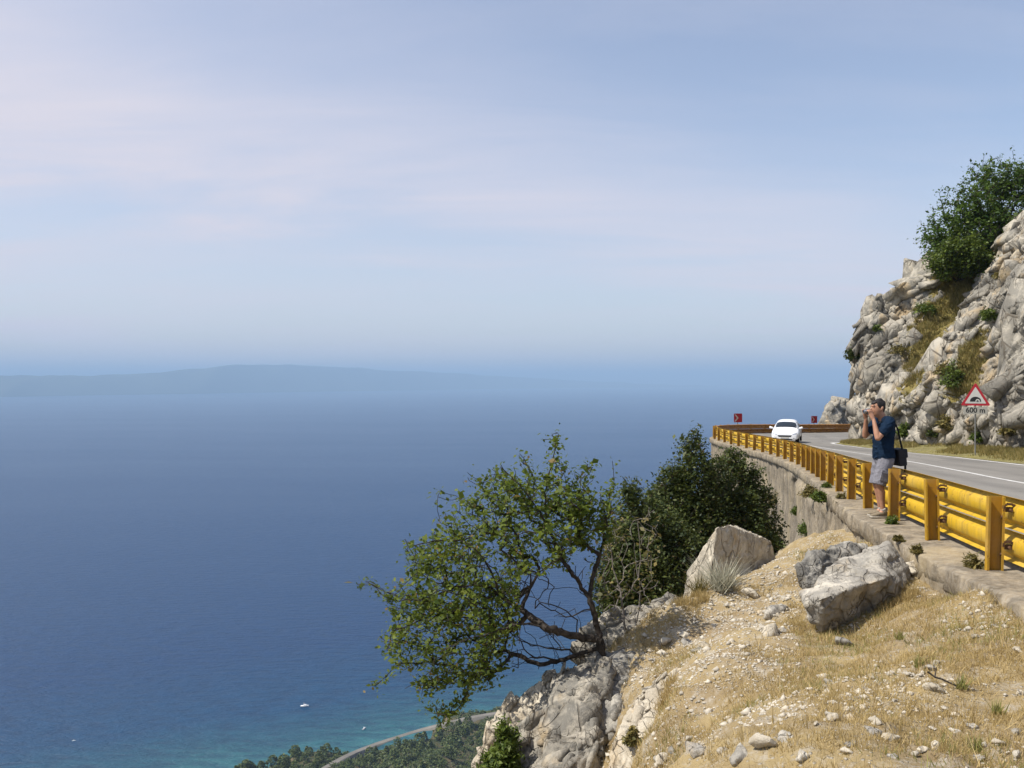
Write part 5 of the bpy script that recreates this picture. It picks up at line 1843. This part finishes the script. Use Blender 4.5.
def hand(wr, s):
    wr = Vector(wr)
    palm = Vector((-0.140, s * 0.092, 1.558))
    body.loft([wr, wr.lerp(palm, 0.5), palm, palm + Vector((-0.012, -s * 0.004, 0.025))], [(0.026, 0.02), (0.036, 0.020), (0.040, 0.018), (0.034, 0.014)], 12, ref=(1, 0.0, 0.3))
    for k, (dx, L, cur) in enumerate(((0.030, 0.062, 0.9), (0.010, 0.072, 1.0), (-0.010, 0.068, 1.05), (-0.030, 0.052, 1.1))):
        a = palm + Vector((dx * 0.9 - 0.010, 0, 0.022))
        d1 = Vector((-0.10 - 0.06 * k, s * 0.05, 1.0)).normalized()
        b = a + d1 * L * 0.5
        c = b + Vector((-0.55, -s * 0.55 * cur, 0.55)).normalized() * L * 0.36
        d = c + Vector((-0.35, -s * 0.95, 0.0)).normalized() * L * 0.28
        body.loft([a, b, c, d], [0.0095, 0.009, 0.0085, 0.0075], 8, ref=(0.2, 0.3, 1))
    t0 = palm + Vector((0.022, -s * 0.01, -0.015))
    body.loft([t0, t0 + Vector((0.012, -s * 0.022, 0.018)), t0 + Vector((-0.004, -s * 0.040, 0.034))], [0.013, 0.0105, 0.009], 8, ref=(0, 0, 1))


hand(WR_L, -1)
hand(WR_R, 1)


def leg(hip, knee, ank, s):
    hip, knee, ank = Vector(hip), Vector(knee), Vector(ank)
    body.loft([hip + Vector((0, 0, 0.06)), hip, hip.lerp(knee, 0.35), hip.lerp(knee, 0.75), knee], [(0.085, 0.10), (0.088, 0.10), (0.080, 0.088), (0.062, 0.066), (0.055, 0.06)], 14)
    body.loft([knee, knee.lerp(ank, 0.12) + Vector((0.006, 0, 0)), knee.lerp(ank, 0.32) + Vector((0.016, 0, 0)), knee.lerp(ank, 0.65) + Vector((0.006, 0, 0)), ank], [(0.053, 0.058), (0.050, 0.055), (0.054, 0.060), (0.040, 0.043), (0.033, 0.038)], 14)
    body.loft([ank + Vector((0.01, 0, 0.02)), ank + Vector((-0.005, 0, -0.03)), ank + Vector((-0.06, 0, -0.055)), ank + Vector((-0.13, 0, -0.068))], [(0.035, 0.04), (0.038, 0.045), (0.040, 0.028), (0.036, 0.016)], 12)


HIP_L, KN_L, AN_L = (0.110, -0.085, 0.90), (-0.015, -0.095, 0.50), (0.055, -0.085, 0.105)
HIP_R, KN_R, AN_R = (0.120, 0.085, 0.90), (0.040, 0.095, 0.49), (0.105, 0.085, 0.105)
leg(HIP_L, KN_L, AN_L, -1)
leg(HIP_R, KN_R, AN_R, 1)
bd = body.build('body', MAT['skin'], man, smooth=True)
remesh_obj(bd, 0.0065, 3)

# hair cap, short sides, fringe line
hr = MB()
hr.loft([(0.06, 0, 1.640), (0.058, 0, 1.675), (0.040, 0, 1.715), (0.025, 0, 1.755)], [(0.060, 0.060), (0.076, 0.075), (0.080, 0.098), (0.055, 0.075)], 18)
hr.loft([(-0.068, 0, 1.722), (-0.045, 0, 1.745), (0.0, 0, 1.757)], [(0.042, 0.016), (0.056, 0.022), (0.06, 0.022)], 12)
hr.loft([(0.085, 0, 1.60), (0.10, 0, 1.65), (0.095, 0, 1.70)], [(0.045, 0.02), (0.058, 0.025), (0.06, 0.03)], 12)
for s in (-1, 1):
    hr.loft([(0.020, s * 0.066, 1.660), (0.020, s * 0.068, 1.70), (0.022, s * 0.055, 1.74)], [(0.012, 0.030), (0.014, 0.05), (0.018, 0.055)], 10)
ho = hr.build('hair', MAT['hair'], man, smooth=True)
remesh_obj(ho, 0.007, 2)
eb = MB()
for s in (-1, 1):
    eb.loft([(-0.079, s * 0.018, 1.692), (-0.075, s * 0.036, 1.696), (-0.060, s * 0.054, 1.690)], [0.005, 0.0055, 0.004], 8, ref=(0, 0, 1))
eb.build('eyebrows', MAT['hair'], man, smooth=True)
ey = MB()
for s in (-1, 1):
    ey.loft([(-0.066, s * 0.024, 1.672), (-0.066, s * 0.031, 1.672), (-0.060, s * 0.039, 1.672)], [0.005, 0.0065, 0.005], 8, ref=(0, 0, 1))
ey.build('eyes', MAT['cam_body'], man, smooth=True)
# t-shirt
st = MB()
st.loft([(0.112, 0, 0.895), (0.108, 0, 0.95), (0.102, 0, 1.06), (0.104, 0, 1.18), (0.115, 0, 1.30), (0.127, 0, 1.39), (0.125, 0, 1.455), (0.103, 0, 1.492)],
        [(0.200, 0.158), (0.196, 0.156), (0.182, 0.146), (0.182, 0.142), (0.198, 0.142), (0.202, 0.130), (0.165, 0.104), (0.086, 0.080)], 24, ease=False)
for sh in (SH_L, SH_R):
    st.loft([(0.112, sh[1] * 0.35, 1.470), (0.112, sh[1] * 0.75, 1.462), (0.112, sh[1], 1.445)], [(0.075, 0.06), (0.082, 0.072), (0.085, 0.08)], 14, ref=(1, 0, 0))
for sh, el, s in ((SH_L, EL_L, -1), (SH_R, EL_R, 1)):
    sh, el = Vector(sh), Vector(el)
    st.loft([sh + Vector((0.01, -s * 0.06, 0.02)), sh + Vector((0, 0, 0.005)), sh.lerp(el, 0.3), sh.lerp(el, 0.60)], [0.078, 0.086, 0.077, 0.072], 14, ref=(0.3, 1, 0.2), ease=True)
so_ = st.build('t_shirt', MAT['shirt'], man, smooth=True)
remesh_obj(so_, 0.008, 3)


def folds(o, amp, k, seed):
    """cloth folds in the surface itself"""
    me = o.data
    v = np.array([x.co[:] for x in me.vertices]); n_ = np.array([x.normal[:] for x in me.vertices])
    q = v * np.array([k * 0.8, k, k * 1.5]) + 0.8 * np.stack([fbm(v * 5, 2, seed + j) for j in range(3)], 1)
    d = amp * (1 - 2 * np.abs(vnoise(q, seed)) ** 0.7) + amp * 0.4 * vnoise(q * 2.3, seed + 9)
    v = v + n_ * d[:, None]
    me.vertices.foreach_set('co', v.ravel()); me.update()


folds(so_, 0.007, 9.0, 501)
# cargo shorts
sh_ = MB()
sh_.loft([(0.115, 0, 0.955), (0.115, 0, 0.90), (0.113, 0, 0.83), (0.105, 0, 0.78)], [(0.165, 0.125), (0.176, 0.134), (0.183, 0.133), (0.16, 0.11)], 22)
for hip, kn, s in ((HIP_L, KN_L, -1), (HIP_R, KN_R, 1)):
    hip, kn = Vector(hip), Vector(kn)
    sh_.loft([hip + Vector((0, 0, 0.0)), hip.lerp(kn, 0.3), hip.lerp(kn, 0.7), hip.lerp(kn, 1.02)], [(0.098, 0.122), (0.102, 0.118), (0.098, 0.108), (0.097, 0.104)], 18, ease=False)
sho = sh_.build('shorts', MAT['shorts'], man, smooth=True)
remesh_obj(sho, 0.008, 2)
folds(sho, 0.0035, 8.0, 502)
for s, hip, kn in ((-1, HIP_L, KN_L), (1, HIP_R, KN_R)):
    c = Vector(hip).lerp(Vector(kn), 0.68) + Vector((0.0, s * 0.088, 0))
    R = Matrix.Rotation(0.27 if s < 0 else 0.15, 3, 'Y')
    mb = MB(); mb.box(c, (0.13, 0.026, 0.16), R=R); pk = mb.build('cargo_pocket', MAT['shorts'], sho, bevel=0.008)
    mb = MB(); mb.box(c + R @ Vector((0, s * 0.012, 0.065)), (0.136, 0.02, 0.05), R=R); mb.build('pocket_flap', MAT['shorts'], sho, bevel=0.006)
for s, an in ((-1, AN_L), (1, AN_R)):
    a = Vector(an)
    mb = MB()
    mb.loft([a + Vector((0.055, 0, -0.055)), a + Vector((0.02, 0, -0.05)), a + Vector((-0.05, 0, -0.055)), a + Vector((-0.12, 0, -0.068)), a + Vector((-0.185, 0, -0.076))], [(0.036, 0.032), (0.042, 0.044), (0.046, 0.036), (0.050, 0.026), (0.036, 0.018)], 14)
    mb.loft([a + Vector((0.012, 0, -0.04)), a + Vector((0.010, 0, -0.012))], [(0.044, 0.052), (0.043, 0.050)], 14, ease=False)
    shoe = mb.build('shoe', MAT['shoe'], man, smooth=True); remesh_obj(shoe, 0.007, 2)
    mb = MB(); mb.prism([(a.x + 0.075, a.y - 0.03), (a.x + 0.09, a.y), (a.x + 0.075, a.y + 0.03), (a.x - 0.10, a.y + 0.052), (a.x - 0.19, a.y + 0.036), (a.x - 0.215, a.y), (a.x - 0.19, a.y - 0.036), (a.x - 0.10, a.y - 0.052)], 0.022, lambda p, q, c, z=a.z - 0.105: (p, q, z + c))
    mb.build('sole', MAT['sole'], shoe, bevel=0.005)
    mb = MB(); mb.loft([a + Vector((0.004, 0, -0.015)), a + Vector((0.004, 0, 0.035))], [(0.039, 0.046), (0.036, 0.043)], 12, ease=False); mb.build('sock', MAT['sock'], man, smooth=True)

# the camera he holds and the bag on his back hip: things of their own
cm = empty('camera', mloc, 0.10)
tag(cm, 'small black and silver camera held to the face of the man at the guardrail', 'camera')
mb = MB(); mb.box(CAMC, (0.038, 0.125, 0.072)); mb.build('camera_body', MAT['cam_body'], cm, bevel=0.006)
mb = MB(); mb.tube(CAMC + Vector((-0.019, 0.005, 0)), CAMC + Vector((-0.058, 0.005, 0)), 0.030, 20, 0.027); ln_ = mb.build('lens', MAT['cam_silver'], cm)
mb = MB(); mb.tube(CAMC + Vector((-0.0585, 0.005, 0)), CAMC + Vector((-0.060, 0.005, 0)), 0.022, 16); mb.build('glass', MAT['car_glass'], ln_)
mb = MB(); mb.box(CAMC + Vector((0, 0, 0.041)), (0.030, 0.06, 0.012)); mb.build('top_plate', MAT['cam_silver'], cm, bevel=0.003)
bg_ = empty('shoulder_bag', mloc, 0.10)
tag(bg_, 'black shoulder bag hanging on a long strap behind the hip of the man', 'bag')
mb = MB(); mb.box((0.335, -0.02, 0.905), (0.125, 0.27, 0.26), R=Matrix.Rotation(-0.10, 3, 'Y')); mb.build('bag_body', MAT['black_bag'], bg_, bevel=0.025)
mb = MB(); mb.box((0.345, -0.02, 0.965), (0.135, 0.275, 0.14), R=Matrix.Rotation(-0.10, 3, 'Y')); mb.build('flap', MAT['black_bag'], bg_, bevel=0.02)
sp_ = catmull([(0.335, -0.12, 1.02), (0.300, -0.125, 1.16), (0.262, -0.12, 1.33), (0.205, -0.10, 1.45), (0.12, -0.09, 1.505), (0.03, -0.06, 1.45), (-0.035, 0.0, 1.32)], 6)
V = []
for q in sp_:
    V += [q + np.array([0.0, -0.018, 0.004]), q + np.array([0.0, 0.018, -0.004]), q + np.array([0.008, 0.018, 0.002]), q + np.array([0.008, -0.018, 0.008])]
mesh_np('strap', V, np.concatenate([np.array([[4 * i + k, 4 * i + (k + 1) % 4, 4 * i + 4 + (k + 1) % 4, 4 * i + 4 + k] for k in range(4)]) for i in range(len(sp_) - 1)]), MAT['black_bag'], bg_)
mb = MB(); mb.box((0.40, -0.10, 0.735), (0.02, 0.03, 0.15)); mb.build('loose_strap', MAT['black_bag'], bg_)

# ------------------------------------------------------------------ sea, island, coast
R_SEA = 66000.0
rr_ = np.concatenate([[0.1], np.geomspace(200, R_SEA, 40)])
aa_ = np.linspace(0, 2 * np.pi, 96, endpoint=False)
A_, R_ = np.meshgrid(aa_, rr_, indexing='ij')
V = np.stack([R_ * np.cos(A_), R_ * np.sin(A_), np.full(R_.shape, SEA)], -1).reshape(-1, 3)
m, nt, out = new_mat('sea_water')
N = NT(nt)
p = N.wpos()
sep = N.n('ShaderNodeSeparateXYZ', {0: p})
dist = N.math('MULTIPLY_ADD', sep.outputs[0], -0.47, N.math('MULTIPLY', sep.outputs[1], 0.883))
dist = N.math('SUBTRACT', dist, 561.0)                     # metres off the shore
big = N.noise(p, 0.012, 4, 0.6)
dist = N.math('ADD', dist, N.math('MULTIPLY', N.math('SUBTRACT', big, 0.5), 60.0))
c = N.ramp(N.math('DIVIDE', dist, 300.0), [(0.0, (0.030, 0.135, 0.145)), (0.10, (0.016, 0.085, 0.115)), (0.30, (0.002, 0.046, 0.112)), (0.8, (0.001, 0.033, 0.105))])
wv = N.noise(N.scl(p, (0.055, 0.16, 1.0), (0, 0, 0.12)), 1.0, 6, 0.62)
w2 = N.noise(N.scl(p, (0.22, 0.5, 1.0), (0, 0, -0.1)), 1.0, 4, 0.6)
slick = N.noise(N.scl(p, (0.0006, 0.0022, 1.0), (0, 0, 0.12)), 1.0, 5, 0.6)
c = N.mix(N.ramp(wv, [(0.38, 0.55), (0.60, 0.0)]), c, (0.0005, 0.017, 0.055))
h = N.math('ADD', N.math('MULTIPLY', wv, 1.0), N.math('MULTIPLY', w2, 0.35))
b = N.n('ShaderNodeBsdfPrincipled', {'Base Color': c, 'Roughness': N.ramp(slick, [(0.35, 0.30), (0.65, 0.34)]), 'IOR': 1.333, 'Specular IOR Level': 0.42, 'Normal': N.bump(h, 0.9, 3.2)})
nt.links.new(b.outputs[0], out.inputs[0])
sea = mesh_np('sea', V, grid_faces(len(aa_), len(rr_), True), m)
tag(sea, kind='structure')

# the island across the channel: a long ridge that runs away to the right
pxs = np.linspace(-330, 760, 220)
Dm = np.interp(pxs, [-330, 0, 200, 375, 547, 760], [10500, 12500, 15500, 19500, 26000, 30000])
sk = np.interp(pxs, [-330, -100, 0, 60, 130, 175, 210, 250, 290, 340, 380, 430, 480, 540, 600, 660, 760], [372, 374.5, 375.5, 375, 372.5, 368, 364.5, 364.5, 366, 367.5, 370.5, 372.0, 375, 378.5, 381.5, 384, 387.5])
Hh = -SEA + (380 - sk) / F * (Dm + 1500) + 14 * fbm(np.stack([pxs / 16, pxs * 0, pxs * 0], 1), 4, 70)
rows = []
for u in np.linspace(0, 1, 26):
    Yd = Dm + 1500 * (u * 2)
    ridge = np.sin(np.pi * np.clip(u, 0, 1)) ** 0.8
    q = np.stack([(pxs - 512) / F * Dm * (1 + 0.0 * u), Yd, SEA - 4 + (Hh + 4) * ridge], 1)
    q[:, 2] += ridge * (1 - ridge * 0.8) * 40 * fbm(q / 1100, 4, 71)
    rows.append(q)
isl = mesh_np('island_hills', np.stack(rows, 1).reshape(-1, 3), grid_faces(len(pxs), 26), plain('island_scrub', (0.075, 0.080, 0.045), 0.95, vary=0.35, scale=0.0015, spec=0.0), smooth=True)
tag(isl, kind='structure')

# coast road far below
def hz1(x, y):
    z, e, d = hill_z(np.atleast_1d(np.asarray(x, float)), np.atleast_1d(np.asarray(y, float)))
    q = np.stack([np.atleast_1d(x), np.atleast_1d(y), z], 1)
    am = np.clip(e / 30, 0, 1) * np.clip(d / 40, 0, 1)
    return z + am * (5 * fbm(q / 45, 4, 50) + rock_disp(q, 14, 4, 51))


def ray_hill(px, py, lift=0.0):
    Y = np.arange(220, 760, 0.5)
    x = (px - 512) / F * Y; z = -(py - 380) / F * Y
    g = hz1(x, Y) + lift
    i = np.where(z < g)[0]
    i = i[0] if len(i) else len(Y) - 1
    return np.array([x[i], Y[i], g[i]])


cr_px = [(300, 790), (330, 768), (352, 757), (372, 749), (392, 742.5), (410, 737), (430, 730.5), (446, 727), (460, 723.5), (476, 721), (490, 718), (520, 712)]
cr = catmull([ray_hill(a, b) for a, b in cr_px], 8)
for k in range(3):
    cr[:, k] = np.convolve(np.pad(cr[:, k], 8, mode='edge'), np.ones(17) / 17, 'valid')
tt = np.gradient(cr[:, :2], axis=0); tt /= np.linalg.norm(tt, axis=1)[:, None]
nn_ = np.stack([-tt[:, 1], tt[:, 0]], 1)
rowz = []
for n_, dz in ((-3.8, -3.2), (-1.9, 2.2), (-1.85, 2.2), (1.85, 2.2), (1.9, 2.2), (3.8, -3.2)):
    q = cr.copy(); q[:, :2] += nn_ * n_; q[:, 2] += dz; rowz.append(q)
o = mesh_np('coast_road', np.stack(rowz, 1).reshape(-1, 3), grid_faces(len(cr), len(rowz)), plain('pale_coast_road', (0.17, 0.155, 0.13), 0.9, vary=0.25, scale=0.08))
tag(o, kind='structure')

# pines and scrub of the coast
def clump(r, n, w, h, leaf, pointed):
    u = r.uniform(0, 1, n)
    ang = r.uniform(0, 6.28, n)
    if pointed:
        rad_ = w * (0.15 + 0.85 * u) * r.uniform(0.3, 1, n) ** 0.5
    else:
        rad_ = w * np.sqrt(np.clip(1 - (1 - u * 1.15) ** 2, 0.03, 1)) * r.uniform(0.3, 1, n) ** 0.5
    rad_ *= 1 + 0.3 * vnoise(np.stack([np.cos(ang) * 1.5, np.sin(ang) * 1.5, u * 3], 1), int(n + w * 10))
    C = np.stack([rad_ * np.cos(ang), rad_ * np.sin(ang), h * (1 - u * 0.85)], 1)
    return leaf_quads(C, leaf, r, aspect=1.3)


r = np.random.default_rng(88)
ctrees = []
for k in range(4):
    V, Fc = clump(r, 260, 2.3 + 0.35 * k, 5.2 + 0.6 * k, 0.8, k == 0)
    ctrees.append((V, Fc, np.repeat(r.uniform(0, 0.9, len(Fc)), 4)))
done = {}
cpos = []
k = 0
for _ in range(4000):
    if len(cpos) >= 90: break
    px = r.uniform(235, 505); t = r.beta(1, 2.0)
    line = np.interp(px, [235, 279, 345, 408, 443, 490, 520], [775, 752, 745, 731, 727, 720, 712])
    py = line + 2 + t * (775 - line)
    q = ray_hill(px, py)
    if q[2] < SEA + 1.0: continue
    if np.min(np.hypot(cr[:, 0] - q[0], cr[:, 1] - q[1])) < 6: continue
    # nothing tall right in front of the road
    cpos.append(q)
for q in cpos:
    v = k % 4
    if v not in done:
        V, Fc, t = ctrees[v]
        o = mesh_np('coast_pine', V, Fc, MAT['leaf_coast'], attr=t); done[v] = o
    else:
        o = done[v].copy(); COL.objects.link(o)
    s = r.uniform(0.7, 1.25)
    o.location = tuple(q - np.array([0, 0, 0.4])); o.scale = (s * r.uniform(0.85, 1.2), s, s); o.rotation_euler = (0, 0, r.uniform(0, 6.28))
    tag(o, 'dark pine or tall shrub in the wooded strip along the shore far below', 'tree', 'trees along the shore far below')
    k += 1
# low scrub as one mass
VV = []; FF = []; TT = []; b0_ = 0
sx = r.uniform(-265, 50, 16000); sy = r.uniform(440, 640, 16000)
zz = hz1(sx, sy)
dd_ = coast_d(sx, sy)
ok = (dd_ > 2) & (fbm(np.stack([sx / 40, sy / 40, sx * 0], 1), 3, 92) > -0.45)
sx, sy, zz = sx[ok], sy[ok], zz[ok]
dcr = np.min(np.hypot(sx[:, None] - cr[None, ::3, 0], sy[:, None] - cr[None, ::3, 1]), axis=1)
px_ = 512 + F * sx / sy
keep = (dcr > 4.5) & (px_ > 190) & (px_ < 590)
sx, sy, zz = sx[keep][:5200], sy[keep][:5200], zz[keep][:5200]
for x, y, z in zip(sx, sy, zz):
    w = r.uniform(0.8, 2.1)
    C = r.normal(0, 1, (34, 3)); C /= np.linalg.norm(C, axis=1)[:, None]; C *= r.uniform(0.5, 1, (34, 1)) * np.array([w, w, w * r.uniform(0.6, 1.2)])
    C += np.array([x, y, z + w * 0.4])
    VV.append(C)
C = np.concatenate(VV)
V, Fc = leaf_quads(C, 0.7, r, aspect=1.3)
o = mesh_np('coast_scrub', V, Fc, MAT['leaf_coast'], attr=np.repeat(np.clip(r.uniform(0, 1, len(C)) * 0.5 + np.repeat(r.uniform(0, 0.5, len(VV)), 34), 0, 1), 4))
tag(o, kind='stuff')

# boats
MAT['boat_white'] = plain('white_hull', (0.78, 0.78, 0.76), 0.35)
MAT['boat_grey'] = plain('grey_hull', (0.30, 0.31, 0.33), 0.5)
MAT['foam'] = plain('foam', (0.75, 0.78, 0.8), 0.9)


def boat(px, py, L, rz, hull_m, label):
    D_ = -SEA / ((py - 380) / F)
    loc = ((px - 512) / F * D_, D_, SEA)
    root = empty('motor_boat', loc, rz)
    tag(root, label, 'boat')
    hl = MB()
    secs = []
    for u in np.linspace(0, 1, 9):
        w = 0.17 * L * (1 - max(0, (u - 0.45) / 0.55) ** 2) + 0.02
        sh = 0.11 * L + 0.05 * L * u * u
        secs.append([(L * (u - 0.5), -w, sh), (L * (u - 0.5), -w * 0.75, -0.03 * L), (L * (u - 0.5), w * 0.75, -0.03 * L), (L * (u - 0.5), w, sh)])
    v = [q for s in secs for q in s]
    f = [(i * 4 + k, i * 4 + (k + 1) % 4, i * 4 + 4 + (k + 1) % 4, i * 4 + 4 + k) for i in range(8) for k in range(4)] + [(0, 3, 2, 1), (32, 33, 34, 35)]
    hl.add(v, f)
    hl.build('hull', hull_m, root)
    cb = MB(); cb.box((0.02 * L, 0, 0.19 * L), (0.34 * L, 0.2 * L, 0.15 * L)); cb.build('cabin', MAT['boat_white'], root, bevel=0.02 * L)
    ms = MB(); ms.tube((-0.1 * L, 0, 0.2 * L), (-0.1 * L, 0, 0.5 * L), 0.02 * L, 6); ms.build('mast', MAT['boat_white'], root)
    return root


boat(304.5, 707, 6.2, 0.1, MAT['boat_white'], 'small white motor boat out on the blue water, nearest the middle of the bay')
boat(364, 729.5, 3.8, 1.1, MAT['boat_grey'], 'small grey boat close inshore on the turquoise shallows')
boat(73, 741.5, 2.2, 0.3, MAT['boat_white'], 'tiny white boat alone at the far lower left of the sea')

# ------------------------------------------------------------------ air
bpy.ops.mesh.primitive_cube_add(size=1)
hz_ = bpy.context.object
hz_.name = 'haze'
top = float(isl.bound_box[1][2]) + 12.0
hz_.scale = (136000, 136000, top - (SEA - 14))
hz_.location = (0, 0, (top + SEA - 14) / 2)
m, nt, out = new_mat('haze_air')
v = nt.nodes.new('ShaderNodeVolumePrincipled')
v.inputs['Color'].default_value = (0.455, 0.665, 0.93, 1)
v.inputs['Density'].default_value = 1.1e-4
v.inputs['Anisotropy'].default_value = 0.0
nt.links.new(v.outputs[0], out.inputs['Volume'])
hz_.data.materials.append(m)
tag(hz_, kind='stuff')

# ------------------------------------------------------------------ light, sky, camera
SUN_DIR = Vector((-0.90, -0.20, 0)).normalized()
EL = math.radians(54)
sd = Vector((SUN_DIR.x * math.cos(EL), SUN_DIR.y * math.cos(EL), math.sin(EL)))
l = bpy.data.lights.new('sun', 'SUN'); l.energy = 4.0; l.angle = math.radians(0.53); l.color = (1.0, 0.955, 0.88)
so = bpy.data.objects.new('sun', l); COL.objects.link(so)
so.rotation_euler = sd.to_track_quat('Z', 'Y').to_euler()
wd = bpy.data.worlds.new('World'); scene.world = wd; wd.use_nodes = True
nt = wd.node_tree; nt.nodes.clear(); N = NT(nt)
out = nt.nodes.new('ShaderNodeOutputWorld')
sky = nt.nodes.new('ShaderNodeTexSky'); sky.sky_type = 'NISHITA'; sky.sun_disc = False
sky.sun_elevation = EL; sky.sun_rotation = math.atan2(sd.x, sd.y)
sky.altitude = 300; sky.air_density = 1.0; sky.dust_density = 1.6; sky.ozone_density = 1.5
gen = N.n('ShaderNodeTexCoord').outputs['Generated']
s3 = N.n('ShaderNodeSeparateXYZ', {0: gen})
den = N.math('ADD', N.math('MAXIMUM', s3.outputs[2], 0.0), 0.12)
cx = N.math('DIVIDE', s3.outputs[0], den); cy = N.math('DIVIDE', s3.outputs[1], den)
cv = N.n('ShaderNodeCombineXYZ', {0: cx, 1: cy, 2: 0.0}).outputs[0]
cl = N.noise(N.scl(cv, (0.55, 0.85, 1), (0, 0, 0.75)), 1.0, 8, 0.58, 0.6)
cl2 = N.noise(N.scl(cv, (0.35, 1.3, 1), (0, 0, 0.4)), 1.6, 6, 0.6, 0.4)
# one broad veil of thin cloud along a great circle, wisps elsewhere
mixn = N.math('ADD', N.math('MULTIPLY', cl, 0.6), N.math('MULTIPLY', cl2, 0.4))
dd1 = N.math('ADD', s3.outputs[2], N.math('MULTIPLY_ADD', s3.outputs[1], -0.215, N.math('MULTIPLY', s3.outputs[0], 0.24)))
dd1 = N.math('ADD', dd1, N.math('MULTIPLY', N.math('SUBTRACT', cl, 0.5), 0.30))
band = N.math('POWER', 2.718, N.math('MULTIPLY', N.math('POWER', N.math('DIVIDE', N.math('ABSOLUTE', dd1), 0.085), 2.0), -1.0))
left = N.math('MULTIPLY', N.math('SUBTRACT', N.math('MULTIPLY', s3.outputs[0], -1.0), 0.30), 2.2, clamp=True)
fac = N.math('ADD', N.math('MULTIPLY', band, N.ramp(mixn, [(0.30, 0.18), (0.64, 0.62)])), N.math('MULTIPLY', N.ramp(mixn, [(0.42, 0.0), (0.64, 1.0)]), N.math('MULTIPLY_ADD', left, 0.55, 0.22)))
fac = N.math('ADD', fac, N.math('MULTIPLY_ADD', N.math('MULTIPLY', dd1, -5.0, clamp=True), 0.36, 0.20), clamp=True)
col = N.mix(fac, sky.outputs[0], (4.55, 4.4, 4.95))
bg = N.n('ShaderNodeBackground', {'Color': col, 'Strength': 0.118})
nt.links.new(bg.outputs[0], out.inputs[0])

cam = bpy.data.cameras.new('camera'); co = bpy.data.objects.new('camera', cam); COL.objects.link(co)
cam.sensor_fit = 'HORIZONTAL'; cam.angle = 2 * math.atan(512 / F)
co.location = (0, 0, 0)
co.rotation_euler = (math.pi / 2 - math.atan(4 / F), 0, 0)
cam.clip_start = 0.1; cam.clip_end = 200000
scene.camera = co
scene.render.engine = 'CYCLES'
scene.view_settings.view_transform = 'Standard'
scene.view_settings.look = 'None'
scene.view_settings.exposure = 0.5
scene.view_settings.gamma = 1.0
scene.view_settings.use_curve_mapping = False
scene.cycles.use_denoising = True
try:
    scene.cycles.denoiser = 'OPENIMAGEDENOISE'
except Exception:
    pass
scene.cycles.max_bounces = 5
scene.cycles.diffuse_bounces = 2
scene.cycles.glossy_bounces = 2
scene.cycles.transmission_bounces = 3
scene.cycles.transparent_max_bounces = 4
scene.cycles.volume_bounces = 0
scene.cycles.sample_clamp_indirect = 4.0
